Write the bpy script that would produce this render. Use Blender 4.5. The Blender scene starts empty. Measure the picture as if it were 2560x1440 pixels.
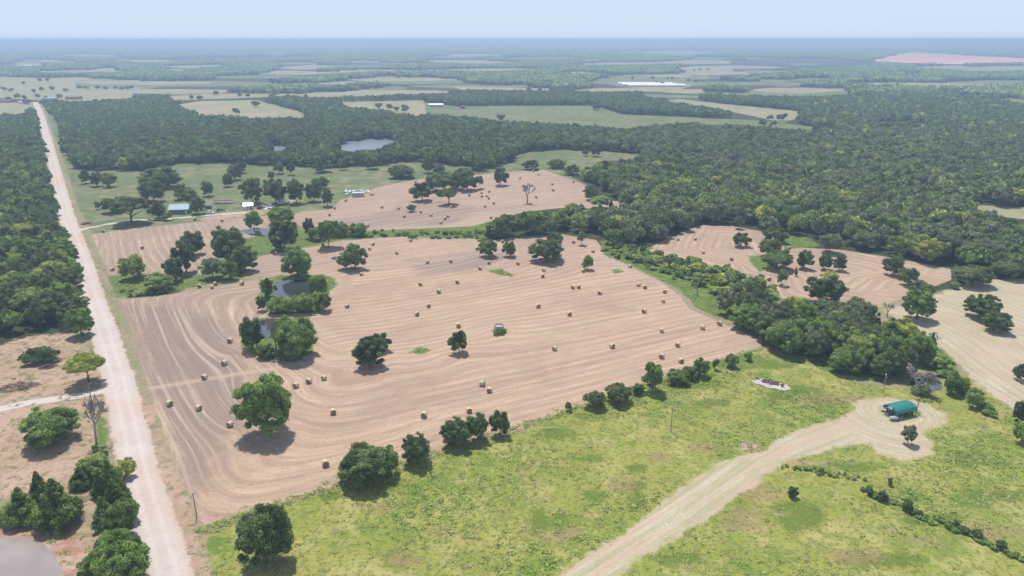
import bpy, math, random
import numpy as np
from mathutils import Vector, Matrix
R = math.radians
rng = np.random.default_rng(7)
random.seed(7)
sc = bpy.context.scene
COL = sc.collection

# ------------------------------------------------------------------ camera, sky, sun, exposure
H = 100.0                      # flying height, metres
F = 1760.0                     # focal length in pixels of the 2560 px frame
HY = 98.0                      # row of the level direction
PITCH = math.atan((720 - HY) / F)
cam_d = bpy.data.cameras.new('camera'); cam = bpy.data.objects.new('camera', cam_d); COL.objects.link(cam)
cam_d.sensor_width = 36; cam_d.lens = 36 * F / 2560; cam_d.clip_start = 0.5; cam_d.clip_end = 120000
cam.location = (0, 0, H); cam.rotation_euler = (R(90) - PITCH, R(0.04), 0)
sc.camera = cam
SUN_EL, SUN_AZ = R(66), R(-20)          # azimuth measured from +Y, to the left of the view
world = bpy.data.worlds.new('World'); sc.world = world; world.use_nodes = True
wn = world.node_tree; bg = wn.nodes['Background']
sky = wn.nodes.new('ShaderNodeTexSky'); sky.sky_type = 'NISHITA'; sky.sun_disc = False
sky.sun_elevation = SUN_EL; sky.sun_rotation = SUN_AZ
sky.air_density = 1.0; sky.dust_density = 0.6; sky.ozone_density = 2.0; sky.altitude = 200
veil = wn.nodes.new('ShaderNodeMix'); veil.data_type = 'RGBA'; veil.inputs[0].default_value = 0.86     # thin milky summer veil over the blue
wn.links.new(sky.outputs[0], veil.inputs[6]); veil.inputs[7].default_value = (6.2, 7.3, 9.1, 1)
wtc = wn.nodes.new('ShaderNodeTexCoord'); wsp = wn.nodes.new('ShaderNodeSeparateXYZ'); wn.links.new(wtc.outputs['Generated'], wsp.inputs[0])
wmr = wn.nodes.new('ShaderNodeMapRange'); wmr.inputs[1].default_value = 0.0; wmr.inputs[2].default_value = 0.75; wmr.inputs[3].default_value = 0.97; wmr.inputs[4].default_value = 0.30   # veil thins towards the zenith
wn.links.new(wsp.outputs[2], wmr.inputs[0]); wn.links.new(wmr.outputs[0], veil.inputs[0])
wn.links.new(veil.outputs[2], bg.inputs[0]); bg.inputs[1].default_value = 0.105
sun_d = bpy.data.lights.new('sun', 'SUN'); sun_d.energy = 4.9; sun_d.angle = R(1.2); sun_d.color = (1.0, 0.955, 0.89)
sun = bpy.data.objects.new('sun', sun_d); COL.objects.link(sun)
sdir = Vector((math.sin(SUN_AZ) * math.cos(SUN_EL), math.cos(SUN_AZ) * math.cos(SUN_EL), math.sin(SUN_EL)))
sun.rotation_euler = sdir.to_track_quat('Z', 'Y').to_euler()
sc.view_settings.view_transform = 'Standard'; sc.view_settings.look = 'None'
sc.view_settings.exposure = 0.0; sc.view_settings.gamma = 1
HAZE = 0.00029
HAZE_COL = (0.58, 0.77, 1.0)
try:
    sc.cycles.max_bounces = 5; sc.cycles.diffuse_bounces = 2; sc.cycles.transparent_max_bounces = 8
    sc.cycles.transmission_bounces = 2; sc.cycles.volume_bounces = 0; sc.cycles.glossy_bounces = 2
except Exception: pass

# ------------------------------------------------------------------ pixel of the photo -> point on the ground
cp, sp_ = math.cos(PITCH), math.sin(PITCH)
def PP(px, py, z=0.0):
    px = np.asarray(px, float); py = np.asarray(py, float)
    a = (px - 1280) / F; b = (720 - py) / F
    dx = a; dy = cp + b * sp_; dz = -sp_ + b * cp
    t = (z - H) / np.minimum(dz, -1e-4)
    return dx * t, dy * t
def P(px, py, z=0.0):
    x, y = PP(px, py, z); return float(x), float(y)
def proj(x, y, z):
    zc = y * cp - (z - H) * sp_; v = y * sp_ + (z - H) * cp
    zc = np.maximum(zc, 1.0)
    return 1280 + F * x / zc, 720 - F * v / zc, zc
def kpm(px, py):
    x, y = P(px, py); return F / (y * cp + H * sp_)
def th(py): return PITCH + math.atan((py - 720) / F)

# ------------------------------------------------------------------ small helpers
def tag(o, label=None, cat=None, group=None, kind=None):
    if label: o['label'] = label
    if cat: o['category'] = cat
    if group: o['group'] = group
    if kind: o['kind'] = kind
    return o
def empty(name, loc, rz=0, label=None, cat=None, group=None, scale=(1, 1, 1)):
    o = bpy.data.objects.new(name, None); o.empty_display_size = 0.5; COL.objects.link(o)
    o.location = loc; o.rotation_euler = (0, 0, rz); o.scale = scale
    return tag(o, label, cat, group)
def link(name, me, parent=None, label=None, cat=None, group=None, kind=None, loc=None):
    o = bpy.data.objects.new(name, me); COL.objects.link(o)
    if parent is not None: o.parent = parent
    if loc is not None: o.location = loc
    return tag(o, label, cat, group, kind)
class MB:
    def __init__(s): s.v = []; s.f = []; s.m = []
    def add(s, vs, fs, mi=0):
        n = len(s.v); s.v += [tuple(map(float, q)) for q in vs]; s.f += [tuple(int(i) + n for i in f) for f in fs]; s.m += [mi] * len(fs); return s
    def box(s, x0, x1, y0, y1, z0, z1, mi=0):
        vs = [(x, y, z) for z in (z0, z1) for y in (y0, y1) for x in (x0, x1)]
        return s.add(vs, [(0, 2, 3, 1), (4, 5, 7, 6), (0, 1, 5, 4), (2, 6, 7, 3), (0, 4, 6, 2), (1, 3, 7, 5)], mi)
    def tube(s, pts, rs, n=7, mi=0, cap=True):
        pts = [Vector(p) for p in pts]; vs = []; fs = []
        for i, p in enumerate(pts):
            d = (pts[min(i + 1, len(pts) - 1)] - pts[max(i - 1, 0)]).normalized()
            a = d.orthogonal().normalized(); b = d.cross(a)
            if abs(d.z) < 0.99:
                a = d.cross(Vector((0, 0, 1))).normalized(); b = d.cross(a)
            for k in range(n):
                t = 2 * math.pi * k / n; vs.append(p + (a * math.cos(t) + b * math.sin(t)) * rs[i])
        for i in range(len(pts) - 1):
            for k in range(n):
                fs.append((i * n + k, i * n + (k + 1) % n, (i + 1) * n + (k + 1) % n, (i + 1) * n + k))
        if cap: fs.append(tuple(range(n - 1, -1, -1))); fs.append(tuple((len(pts) - 1) * n + k for k in range(n)))
        return s.add(vs, fs, mi)
    def prism(s, prof, y0, y1, mi=0):   # profile in x,z extruded along y
        n = len(prof); vs = [(x, y0, z) for x, z in prof] + [(x, y1, z) for x, z in prof]
        fs = [tuple(range(n)), tuple(range(2 * n - 1, n - 1, -1))] + [(i, n + i, n + (i + 1) % n, (i + 1) % n) for i in range(n)]
        return s.add(vs, fs, mi)
    def mesh(s, name, mats, smooth=False):
        me = bpy.data.meshes.new(name); me.from_pydata(s.v, [], s.f)
        for m in (mats if isinstance(mats, (list, tuple)) else [mats]): me.materials.append(m)
        if len(s.m): me.polygons.foreach_set('material_index', s.m)
        if smooth: me.polygons.foreach_set('use_smooth', [True] * len(s.f))
        me.update(); return me

# ------------------------------------------------------------------ node helpers
class NT:
    def __init__(s, name):
        s.mat = bpy.data.materials.new(name); s.mat.use_nodes = True; s.t = s.mat.node_tree
        s.t.nodes.clear(); s.out = s.t.nodes.new('ShaderNodeOutputMaterial')
    def n(s, ty, **kw):
        nd = s.t.nodes.new(ty)
        for k, v in kw.items(): setattr(nd, k, v)
        return nd
    def set(s, sock, v):
        if hasattr(v, 'is_output') or isinstance(v, bpy.types.NodeSocket): s.t.links.new(v, sock)
        elif isinstance(v, (tuple, list)):
            sock.default_value = tuple(v) + (1,) if (len(v) == 3 and sock.type == 'RGBA') else tuple(v)
        else: sock.default_value = v
    def math(s, op, a, b=None, c=None, clamp=False):
        nd = s.n('ShaderNodeMath', operation=op, use_clamp=clamp); s.set(nd.inputs[0], a)
        if b is not None: s.set(nd.inputs[1], b)
        if c is not None: s.set(nd.inputs[2], c)
        return nd.outputs[0]
    def mix(s, f, a, b, blend='MIX'):
        nd = s.n('ShaderNodeMix', data_type='RGBA', blend_type=blend); nd.clamp_factor = True
        s.set(nd.inputs[0], f); s.set(nd.inputs[6], a); s.set(nd.inputs[7], b); return nd.outputs[2]
    def attr(s, name, ty='GEOMETRY'):
        nd = s.n('ShaderNodeAttribute', attribute_name=name); return nd
    def noise(s, vec, scale, detail=2, rough=0.5, dist=0):
        nd = s.n('ShaderNodeTexNoise'); s.set(nd.inputs['Vector'], vec); nd.inputs['Scale'].default_value = scale
        nd.inputs['Detail'].default_value = detail; nd.inputs['Roughness'].default_value = rough; nd.inputs['Distortion'].default_value = dist
        return nd.outputs[0]
    def ramp(s, f, lo, hi):
        nd = s.n('ShaderNodeMapRange', interpolation_type='SMOOTHSTEP'); s.set(nd.inputs[0], f)
        nd.inputs[1].default_value = lo; nd.inputs[2].default_value = hi; return nd.outputs[0]
    def bsdf(s, col, rough=0.9, spec=0.2, metal=0, normal=None, out=True):
        b = s.n('ShaderNodeBsdfPrincipled'); s.set(b.inputs['Base Color'], col); s.set(b.inputs['Roughness'], rough)
        b.inputs['Specular IOR Level'].default_value = spec; b.inputs['Metallic'].default_value = metal
        if normal is not None: s.set(b.inputs['Normal'], normal)
        if out: s.t.links.new(b.outputs[0], s.out.inputs[0])
        return b
def simple(name, col, rough=0.8, spec=0.25, metal=0, var=0.25, scale=3.0):
    t = NT(name); tc = t.n('ShaderNodeTexCoord'); nz = t.noise(tc.outputs['Object'], scale, 4, 0.6)
    c2 = tuple(c * (1 - var) for c in col); c3 = tuple(min(1, c * (1 + var)) for c in col)
    t.bsdf(t.mix(t.ramp(nz, 0.3, 0.7), c2, c3), rough, spec, metal); return t.mat

# ------------------------------------------------------------------ ground zones, outlined on the land
def poly(pts, z=0.0):
    a = np.array(pts, float); x, y = PP(a[:, 0], a[:, 1], z); return np.stack([x, y], 1)
def in_poly(x, y, pl):
    ins = np.zeros(x.shape, bool); n = len(pl)
    for i in range(n):
        x1, y1 = pl[i]; x2, y2 = pl[(i + 1) % n]
        c = ((y1 > y) != (y2 > y))
        with np.errstate(divide='ignore', invalid='ignore'):
            xi = (x2 - x1) * (y - y1) / (y2 - y1 + 1e-12) + x1
        ins ^= c & (x < xi)
    return ins
def seg_d(x, y, a, b):
    dx, dy = b[0] - a[0], b[1] - a[1]; L = dx * dx + dy * dy + 1e-9
    t = np.clip(((x - a[0]) * dx + (y - a[1]) * dy) / L, 0, 1)
    return np.hypot(x - a[0] - t * dx, y - a[1] - t * dy)
def sdist(x, y, pl, closed=True):
    d = np.full(x.shape, 1e9)
    for i in range(len(pl) - (0 if closed else 1)): d = np.minimum(d, seg_d(x, y, pl[i], pl[(i + 1) % len(pl)]))
    if closed: d = np.where(in_poly(x, y, pl), d, -d)
    return d

FIELDS = {
 'main': [(300,748),(420,736),(500,722),(620,702),(700,684),(850,670),(1000,640),(1195,606),(1300,592),(1400,585),(1490,600),(1520,638),(1600,680),(1650,704),(1700,740),(1722,772),(1780,797),(1812,812),(1905,850),(1900,868),(1700,925),(1500,992),(1290,1078),(1080,1145),(860,1210),(620,1290),(507,1315),(440,1170),(372,970),(330,830)],
 'west': [(228,585),(330,570),(620,542),(738,532),(742,562),(660,588),(560,604),(540,650),(520,685),(430,690),(330,680),(272,690),(250,640)],
 'north': [(738,532),(830,522),(850,500),(950,466),(1030,450),(1200,436),(1290,428),(1360,424),(1462,462),(1462,495),(1560,505),(1556,522),(1400,520),(1310,530),(1235,550),(1180,566),(900,577),(800,577),(742,562)],
 'strip': [(600,695),(618,662),(650,640),(720,628),(800,612),(840,602),(1000,592),(1190,598),(1195,606),(1000,640),(850,670),(700,684)],
 'east': [(1610,628),(1660,600),(1750,563),(1830,566),(1910,580),(1980,618),(2100,625),(2200,640),(2376,672),(2378,700),(2200,768),(2110,752),(2060,762),(1950,745),(1900,700),(1830,690),(1800,668),(1700,648)],
}
PALE = {
 'far_right': [(2205,776),(2300,752),(2400,712),(2480,700),(2760,690),(2900,1200),(2560,1045),(2480,990),(2420,935),(2360,876),(2300,832),(2240,796)],
 'turn': [(1330,1470),(1500,1372),(1620,1284),(1750,1184),(1830,1142),(1905,1130),(1940,1100),(2040,1060),(2122,1042),(2128,1008),(2180,993),(2290,1000),(2355,1032),(2368,1060),(2300,1082),(2332,1112),(2330,1136),(2270,1152),(2200,1138),(2165,1108),(2080,1122),(2000,1145),(1950,1160),(1900,1200),(1780,1292),(1600,1392),(1520,1470)],
}
MEADOW = [(470,1350),(860,1212),(1080,1148),(1290,1082),(1500,996),(1700,930),(1900,872),(1990,900),(2150,960),(2300,975),(2400,930),(2560,1050),(2900,1210),(2900,1700),(560,1700)]
def ell(u, v, a, b, n=10): return [(u + a * math.cos(6.283 * i / n), v + b * math.sin(6.283 * i / n)) for i in range(n)]
GREEN = [  # lush patches lying in other zones
 [(648,700),(700,688),(790,686),(832,692),(840,712),(806,750),(800,780),(672,785),(650,742)],
 [(604,812),(640,796),(770,792),(790,830),(782,880),(740,902),(690,906),(630,884),(604,866)],
 [(1218,678),(1250,671),(1285,688),(1280,693),(1250,688)], [(1022,880),(1050,868),(1080,876),(1050,888)], [(1525,676),(1545,672),(1562,680),(1540,684)],
 [(1500,600),(1560,625),(1650,640),(1750,655),(1830,690),(1900,700),(1960,750),(1830,800),(1790,792),(1740,770),(1700,725),(1640,695),(1560,655),(1510,640)],
 [(1520,600),(1560,612),(1640,620),(1600,632),(1530,640)],
 [(560,604),(660,588),(745,575),(900,580),(1180,566),(1235,556),(1240,590),(1190,597),(1000,591),(860,592),(830,606),(740,620),(640,640),(560,640)],
 [(272,692),(330,684),(430,695),(520,690),(600,668),(610,692),(500,714),(420,730),(300,742)],
 [(1870,640),(1910,640),(1925,670),(1900,680),(1880,660)], [(1950,590),(2010,590),(2050,615),(1960,625)],
 [(2470,752),(2560,750),(2700,830),(2560,800),(2500,790)], [(2390,860),(2440,835),(2560,870),(2700,960),(2560,930),(2440,900)],
 [(2205,1030),(2225,1014),(2290,1010),(2298,1035),(2270,1048),(2222,1046)],
 [(1232,822),(1262,818),(1266,830),(1234,832)],
]
def ell(u, v, a, b, n=10): return [(u + a * math.cos(6.283 * i / n), v + b * math.sin(6.283 * i / n)) for i in range(n)]
LUSH = [ell(1345,1305,26,40),ell(1400,1310,24,36),ell(1460,1148,70,9),ell(1590,1172,26,14),ell(1490,1240,34,18),ell(1590,1240,24,44),ell(1375,1085,44,16),ell(1470,1040,40,12),ell(1730,960,90,14),ell(1900,905,110,20),ell(1990,985,80,22),ell(2100,1170,120,14),ell(2420,1150,60,26),ell(2000,1290,70,40),ell(2330,1300,90,18),ell(1780,1010,50,12),ell(2200,1400,120,20),ell(1700,1400,60,22),ell(830,1240,50,12),ell(1250,960+70,60,12),ell(2480,1240,90,20)]
BROWN = [ell(1555,1215,40,22),ell(1420,1290+40,40,20),ell(1390,1345,60,14),ell(1900,1235,60,24),ell(1850,1300,60,34),ell(1760,1120,50,14),ell(1640,1140,36,14),ell(2080,1000,110,16),ell(2140,1390,80,22),ell(1000,1400,60,24),ell(2300,1350,60,14),ell(1100,1330,50,14),ell(700,1420,60,16),ell(940,1270,60,12),ell(2500,1330,100,16)]
DARKF = [[(296,760),(330,830),(372,970),(440,1170),(480,1262),(520,1200),(575,1090),(640,1075),(640,1000),(600,900),(560,800),(430,762)], [(1000,650),(1180,628),(1290,640),(1200,672),(1050,690)], [(760,560),(900,540),(1100,500),(1200,520),(1150,560),(900,572)]]
DIRT = [[(350,1000),(365,1080),(432,1380),(470,1470),(545,1470),(502,1318),(440,1170),(376,1010)], [(0,1150),(120,1130),(240,1125),(268,1200),(240,1300),(160,1250),(0,1240)], [(-300,905),(0,862),(60,842),(150,832),(150,700),(172,690),(175,830),(222,880),(285,958),(318,1010),(290,1040),(232,1130),(170,1150),(100,1162),(0,1185),(-300,1250)],
        [(-200,1325),(0,1322),(90,1330),(230,1310),(262,1370),(225,1470),(-200,1560)],
        [(1838,1105),(1870,1100),(1900,1118),(1880,1135),(1850,1130)], [(1950,1148),(2060,1155),(2050,1165),(1960,1162)],
        [(500,545),(640,522),(700,515),(720,528),(620,541),(500,553)],
        [(335,960),(352,1000),(372,1080),(356,1085),(335,1020)], [(468,1470),(440,1380),(405,1250),(425,1250),(470,1370),(505,1470)]]
OPEN_G = [  # open grass seen beyond, outlines as they show above the nearer trees
 [(135,285),(118,290),(165,420),(200,530),(960,457),(1200,436),(1175,418),(1030,403),(950,412),(860,420),(640,412),(560,408),(440,408),(355,427),(190,424),(160,385),(150,330)],
 [(1285,398),(1292,384),(1380,374),(1480,377),(1600,385),(1592,398),(1500,404),(1360,408),(1288,408)],
 [(1060,255),(1150,266),(1240,264),(1480,264),(1560,286),(1700,292),(1900,302),(2080,322),(2090,331),(1900,318),(1700,308),(1560,322),(1430,312),(1240,303),(1180,292),(1060,285)],
 [(1440,206),(1560,186),(1700,186),(1750,214),(1690,222),(1560,214)], [(1870,196),(1950,200),(2030,212),(1960,218),(1890,208)],
 [(935,190),(1010,188),(1030,204),(960,207)], [(2080,216),(2110,222),(2108,232),(2085,228)], [(2350,239),(2420,240),(2400,246)], [(2480,246),(2560,243),(2600,252),(2560,262)],
 [(2160,311),(2320,310),(2320,318),(2200,318)], [(1600,235),(1760,240),(1760,246),(1620,244)], [(850,150),(960,152),(960,158),(860,156)],
 [(130,150),(210,154),(200,162),(140,158)], [(20,148),(100,146),(95,158),(30,160)], [(195,207),(480,200),(720,207),(700,214),(400,216),(340,228),(200,222)],
 [(1840,143),(1940,145),(1930,149),(1850,148)], [(850,205),(1000,200),(1020,205),(870,210)]]
OPEN_G.append([(1200,430),(1288,402),(1500,402),(1450,440),(1360,426),(1290,430)])
OPEN_G.append([(205,525),(960,453),(1355,410),(1470,462),(1400,520),(1300,530),(1225,555),(1200,600),(290,745)])
OPEN_T = [
 [(440,262),(500,252),(640,250),(690,262),(755,280),(772,294),(640,296),(500,287)],
 [(-300,192),(0,190),(185,196),(190,214),(330,226),(335,246),(180,254),(0,244),(-300,250)],
 [(-200,246),(0,250),(80,262),(62,286),(0,285),(-200,290)],
 [(830,255),(1060,250),(1065,287),(1030,290),(960,276),(880,268)],
 [(1640,251),(1700,248),(1830,262),(1992,278),(1996,296),(1955,307),(1880,290),(1790,272)],
 [(420,240),(520,234),(700,232),(1000,228),(1010,236),(800,244),(720,240),(560,246),(430,250)],
 [(700,168),(790,160),(822,164),(818,172),(740,174)], [(388,166),(500,162),(575,161),(578,166),(480,170)],
 [(1400,162),(1500,156),(1610,156),(1720,150),(1830,152),(1820,160),(1640,162),(1500,164)], [(1180,170),(1370,172),(1360,177),(1200,176)],
 [(1500,130),(1700,127),(1800,129),(1790,136),(1620,136)], [(1690,168),(1830,172),(1836,184),(1780,190),(1700,186)],
 [(2350,173),(2600,171),(2600,180),(2420,180)], [(2400,520),(2420,512),(2560,520),(2640,530),(2640,556),(2520,545)],
 [(1060,150),(1200,150),(1330,158),(1200,162),(1080,158)], [(360,133),(420,132),(420,136),(365,136)], [(1130,215),(1380,222),(1370,228),(1150,224)],
 [(1530,212),(1700,206),(1735,212),(1700,224),(1600,222)]]
_g = random.Random(77)
for _i in range(100):
    _v = 112 + 125 * _g.random() ** 1.1; _u = _g.uniform(-200, 2760); _w = _g.uniform(25, 130) * (.6 + (_v - 105) / 90); _h = _g.uniform(1.2, 2.6) + (_v - 108) * .035
    if 2100 < _u < 2700 and 120 < _v < 165: continue
    _pl = [(_u + _w * math.cos(_a) * _g.uniform(.7, 1.1), _v + _h * math.sin(_a) * _g.uniform(.7, 1.1) + _g.uniform(-.4, .4)) for _a in np.linspace(0, 6.283, 9, endpoint=False)]
    (OPEN_T if _g.random() < .45 else OPEN_G).append(_pl)
QUARRY = [(2165,152),(2230,134),(2270,129),(2350,134),(2440,140),(2600,148),(2600,158),(2400,161),(2250,160)]
ROAD_C = [(428,1500),(421,1440),(388,1320),(352,1200),(326,1080),(300,970),(281,900),(254,810),(229,740),(213,680),(193,620),(172,560),(155,500),(135,420),(116,340),(97,272),(88,255)]
DRIVES = [[(-200,1060),(0,1022),(60,1008),(120,999),(200,988),(290,968)], [(185,578),(230,567),(290,556),(330,550),(420,546),(520,537),(610,530)]]
FIELD_TRACK = [[(350,975),(450,958),(620,930),(780,905),(900,885)]]
PONDS = {  # name, outline, label
 'upper': [(686,716),(700,703),(752,699),(772,704),(780,722),(770,742),(690,744)],
 'lower': [(640,812),(652,801),(690,798),(722,802),(724,836),(690,850),(652,834)],
 'west': [(600,578),(625,572),(680,572),(690,590),(640,590)],
 'lake': [(838,367),(868,354),(900,352),(930,347),(994,349),(988,356),(962,362),(944,373),(905,374),(880,379),(850,373)],
 'lake2': [(660,368),(690,364),(718,366),(715,374),(680,376)],
 'creek': [(2290,940),(2330,935),(2352,960),(2350,976),(2310,978),(2275,965)],
 'mud': [(-160,1350),(0,1344),(70,1346),(110,1362),(140,1396),(158,1440),(160,1500),(-160,1600)],
 'far': [(328,219),(345,218),(348,224),(330,225)],
}

# land grid: rings round the point under the camera, finer close by
nr, na = 900, 520
rad = 45 * (46000 / 45) ** (np.arange(nr) / (nr - 1)); ang = np.radians(np.linspace(-66, 66, na))
RR, AA = np.meshgrid(rad, ang, indexing='ij')
GX = (RR * np.sin(AA)).ravel(); GY = (RR * np.cos(AA)).ravel() - 5
GD = np.hypot(GX, GY)
def mask(pl_list, w0=3.0, closed=True, halfw=0.0, world=False):
    m = np.full(GX.shape, -1e9)
    for pts in pl_list:
        pl = pts if world else poly(pts)
        far = max(np.hypot(pl[:, 0], pl[:, 1]).max(), 50); mg = max(30, far * 0.06)
        b = (GX > pl[:, 0].min() - mg) & (GX < pl[:, 0].max() + mg) & (GY > pl[:, 1].min() - mg) & (GY < pl[:, 1].max() + mg)
        if not b.any(): continue
        d = sdist(GX[b], GY[b], pl, closed)
        if not closed: d = halfw - d
        m[b] = np.maximum(m[b], d)
    w = np.maximum(w0, GD * 0.004)
    return np.clip(0.5 + m / (2 * w), 0, 1).astype(np.float32), m
A_field, sd_field = mask(list(FIELDS.values()), 3.0)
A_pale, sd_pale = mask(list(PALE.values()), 3.0)
DRYG = [GREEN.pop(11), GREEN.pop(10)] if False else [q for q in GREEN if q[0][0] in (2470, 2390)]
GREEN = [q for q in GREEN if q[0][0] not in (2470, 2390)]
GREEN.append([(1920,862),(2000,893),(2060,928),(2200,955),(2290,925),(2400,935),(2360,880),(2300,850),(2200,880)])
A_mead, sd_mead = mask([MEADOW] + DRYG, 4)
A_green, _ = mask(GREEN + [ell(252,1080,16,46), ell(236,880,10,34)], 4)
A_gs, _ = mask([[(1550,1392),(1620,1348),(1712,1298)],[(1700,1232),(1770,1192),(1836,1158)],[(1500,1440),(1560,1400)]], 1.5, False, 0.7)
A_dirt, sd_dirt = mask(DIRT, 5)
A_road, sd_road = mask([ROAD_C], 2.5, False, 4.4)
A_drive, sd_drive = mask(DRIVES, 1.6, False, 1.9)
A_trk, _ = mask(FIELD_TRACK, 2.2, False, 1.5)
A_og, sd_og = mask(OPEN_G, 4)
A_ot, sd_ot = mask(OPEN_T, 4)
A_q, _ = mask([QUARRY], 4)
A_darkf, _ = mask(DARKF, 8); A_lush, _ = mask(LUSH, 2.2); A_brown, _ = mask(BROWN, 2.5)
A_bank, _ = mask([PONDS['mud'], PONDS['creek'], PONDS['upper'], PONDS['lower']], 9)
# swath coordinate: distance in from the edges of each mown field, rounded at the corners
def line_d(x, y, a, b):
    a = np.array(P(*a)); b = np.array(P(*b)); d = (b - a) / np.hypot(*(b - a)); return (x - a[0]) * d[1] * -1 + (y - a[1]) * d[0]
def smin(ds, k): return -k * np.log(sum(np.exp(-np.clip(d, -60, 400) / k) for d in ds))
U = np.zeros(GX.shape)
d_road = np.abs(line_d(GX, GY, (498, 1320), (210, 525)))
d_bot = np.abs(line_d(GX, GY, (498, 1320), (2495, 664)))
d_top = np.abs(line_d(GX, GY, (290, 742), (1203, 594)))
wob = 3.0 * np.sin(GX * 0.02 + GY * 0.013) + 2.0 * np.sin(GX * 0.041 - GY * 0.03)
obst = [(670,1080,9),(930,905,9),(1147,880,6),(745,880,22),(730,740,22),(878,672,7),(1221,640,5),(1367,652,9),(1247,828,4),(1273,640,4),(1468,672,4)]
d_main = smin([d_road, d_bot * 0.96, d_top * 1.25 + 9], 7.0)
for ox, oy, orr in obst:
    cx, cy = P(ox, oy); dd = np.hypot(GX - cx, GY - cy) - orr
    d_main = d_main - 6.0 * np.exp(-np.clip(dd, 0, 300) / 9.0)
main_pl = poly(FIELDS['main'])
inm = in_poly(GX, GY, main_pl)
U = np.where(inm, d_main + wob * 0.3, 0)
U2 = np.where(inm, d_bot + wob * 0.45 + .12 * d_road, 0)
for ox, oy, orr in obst:
    cx, cy = P(ox, oy); dd = np.hypot(GX - cx, GY - cy) - orr; U2 = U2 - np.where(inm, 5.0 * np.exp(-np.clip(dd, 0, 300) / 8.0), 0)
tt_ = np.clip((d_road - 52 + 6 * np.sin(GY * .03)) / 16, 0, 1); SW = np.where(inm & (d_top > 14), tt_, 0).astype(np.float32)
oth = np.maximum(sd_pale, -1e3)
for nm in ('west', 'north', 'strip', 'east'):
    pl = poly(FIELDS[nm]); b = (GX > pl[:, 0].min() - 20) & (GX < pl[:, 0].max() + 20) & (GY > pl[:, 1].min() - 20) & (GY < pl[:, 1].max() + 20) & ~inm
    if nm == 'west': v = np.abs(line_d(GX, GY, (498, 1320), (210, 525)))
    elif nm == 'east': v = sdist(GX[b], GY[b], pl) ; t = np.zeros(GX.shape); t[b] = v; v = t + 0.3 * np.abs(line_d(GX, GY, (1600, 640), (2200, 700)))
    else: v = np.abs(line_d(GX, GY, (290, 742), (1203, 594)))
    ins = np.zeros(GX.shape, bool); ins[b] = sdist(GX[b], GY[b], pl) > -14
    U = np.where(ins & ~inm, v + wob * 0.8, U)
trk = poly([(1430,1460),(1700,1290),(1900,1150),(2100,1075),(2240,1060)])
bt = sd_pale > -15
dtrk = np.zeros(GX.shape); _a, _b = trk[0], trk[2]; sgt = np.sign((_b[0] - _a[0]) * (GY - _a[1]) - (_b[1] - _a[1]) * (GX - _a[0]))
dtrk[bt] = np.minimum(sdist(GX[bt], GY[bt], trk, False), 1e4)
cc = P(2245, 1032); dcirc = np.hypot(GX - cc[0], GY - cc[1])
frl = poly([(2230,800),(2330,850),(2450,940),(2560,1010),(2700,1080)])
dfr = np.zeros(GX.shape); dfr[bt] = sdist(GX[bt], GY[bt], frl, False)
ispl = in_poly(GX, GY, poly(PALE['turn']))
Upale = np.where(GX < P(2100, 1050)[0], dtrk * sgt + 40, dcirc + 40)
U = np.where(ispl, Upale, np.where(bt, dfr + wob, U)).astype(np.float32)

U2 = np.where(inm, U2, U).astype(np.float32)
# split of the same grid into the pieces of the setting
zone = np.zeros(GX.shape, np.int8)
zone[sd_og > 0] = 5; zone[sd_ot > 0] = 5
zone[sd_mead > 0] = 2; zone[sd_field > 0] = 1; zone[(sd_pale > 0) & ~ispl] = 4
zone[ispl & (sd_pale > 0)] = 6; zone[sd_drive > 0] = 7; zone[sd_road > 0] = 3
names = {0: 'ground', 1: 'hay_field', 2: 'meadow', 3: 'gravel_road', 4: 'mown_field', 5: 'pasture', 6: 'dirt_track', 7: 'driveway'}
idx = np.arange(nr * na).reshape(nr, na)
quads = np.stack([idx[:-1, :-1], idx[:-1, 1:], idx[1:, 1:], idx[1:, :-1]], -1).reshape(-1, 4)[:, ::-1]
qz = np.max(zone[quads], axis=1)

# ------------------------------------------------------------------ land material
t = NT('land')
tc = t.n('ShaderNodeNewGeometry'); pos = tc.outputs['Position']
sep = t.n('ShaderNodeSeparateXYZ'); t.set(sep.inputs[0], pos); X, Y = sep.outputs[0], sep.outputs[1]
def A3(nm):
    a = t.attr(nm); s = t.n('ShaderNodeSeparateXYZ'); t.set(s.inputs[0], a.outputs['Vector']); return s.outputs
m1 = A3('zone_a'); m2 = A3('zone_b'); m3 = A3('zone_c'); m4 = A3('zone_d'); m5 = A3('zone_e')
uu = t.attr('swath').outputs['Fac']; uu2 = t.attr('swath_two').outputs['Fac']; tw = t.attr('turn').outputs['Fac']
nA = t.noise(pos, 0.22, 4, 0.65); nB = t.noise(pos, 0.045, 4, 0.6); nC = t.noise(pos, 1.1, 4, 0.7); nD = t.noise(pos, 0.012, 3, 0.55); nE = t.noise(pos, 3.2, 3, 0.7)
nF = t.noise(pos, 0.10, 5, 0.62)
def edge(m, amp=0.5, lo=0.42, hi=0.58):
    v = t.math('ADD', m, t.math('MULTIPLY', t.math('SUBTRACT', nA, 0.5), amp)); v = t.math('ADD', v, t.math('MULTIPLY', t.math('SUBTRACT', nC, 0.5), amp * 0.5))
    return t.ramp(v, lo, hi)
# rough grass and verge
base = t.mix(t.ramp(nB, 0.35, 0.65), (0.310, 0.250, 0.170), (0.235, 0.225, 0.115))
base = t.mix(t.ramp(nA, 0.5, 0.75), base, (0.360, 0.275, 0.205))
base = t.mix(t.math('MULTIPLY', t.ramp(nC, 0.46, 0.66), 0.8), base, (0.120, 0.135, 0.050))
base = t.mix(t.math('MULTIPLY', t.ramp(nE, 0.5, 0.7), 0.5), base, (0.46, 0.36, 0.26))
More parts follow.
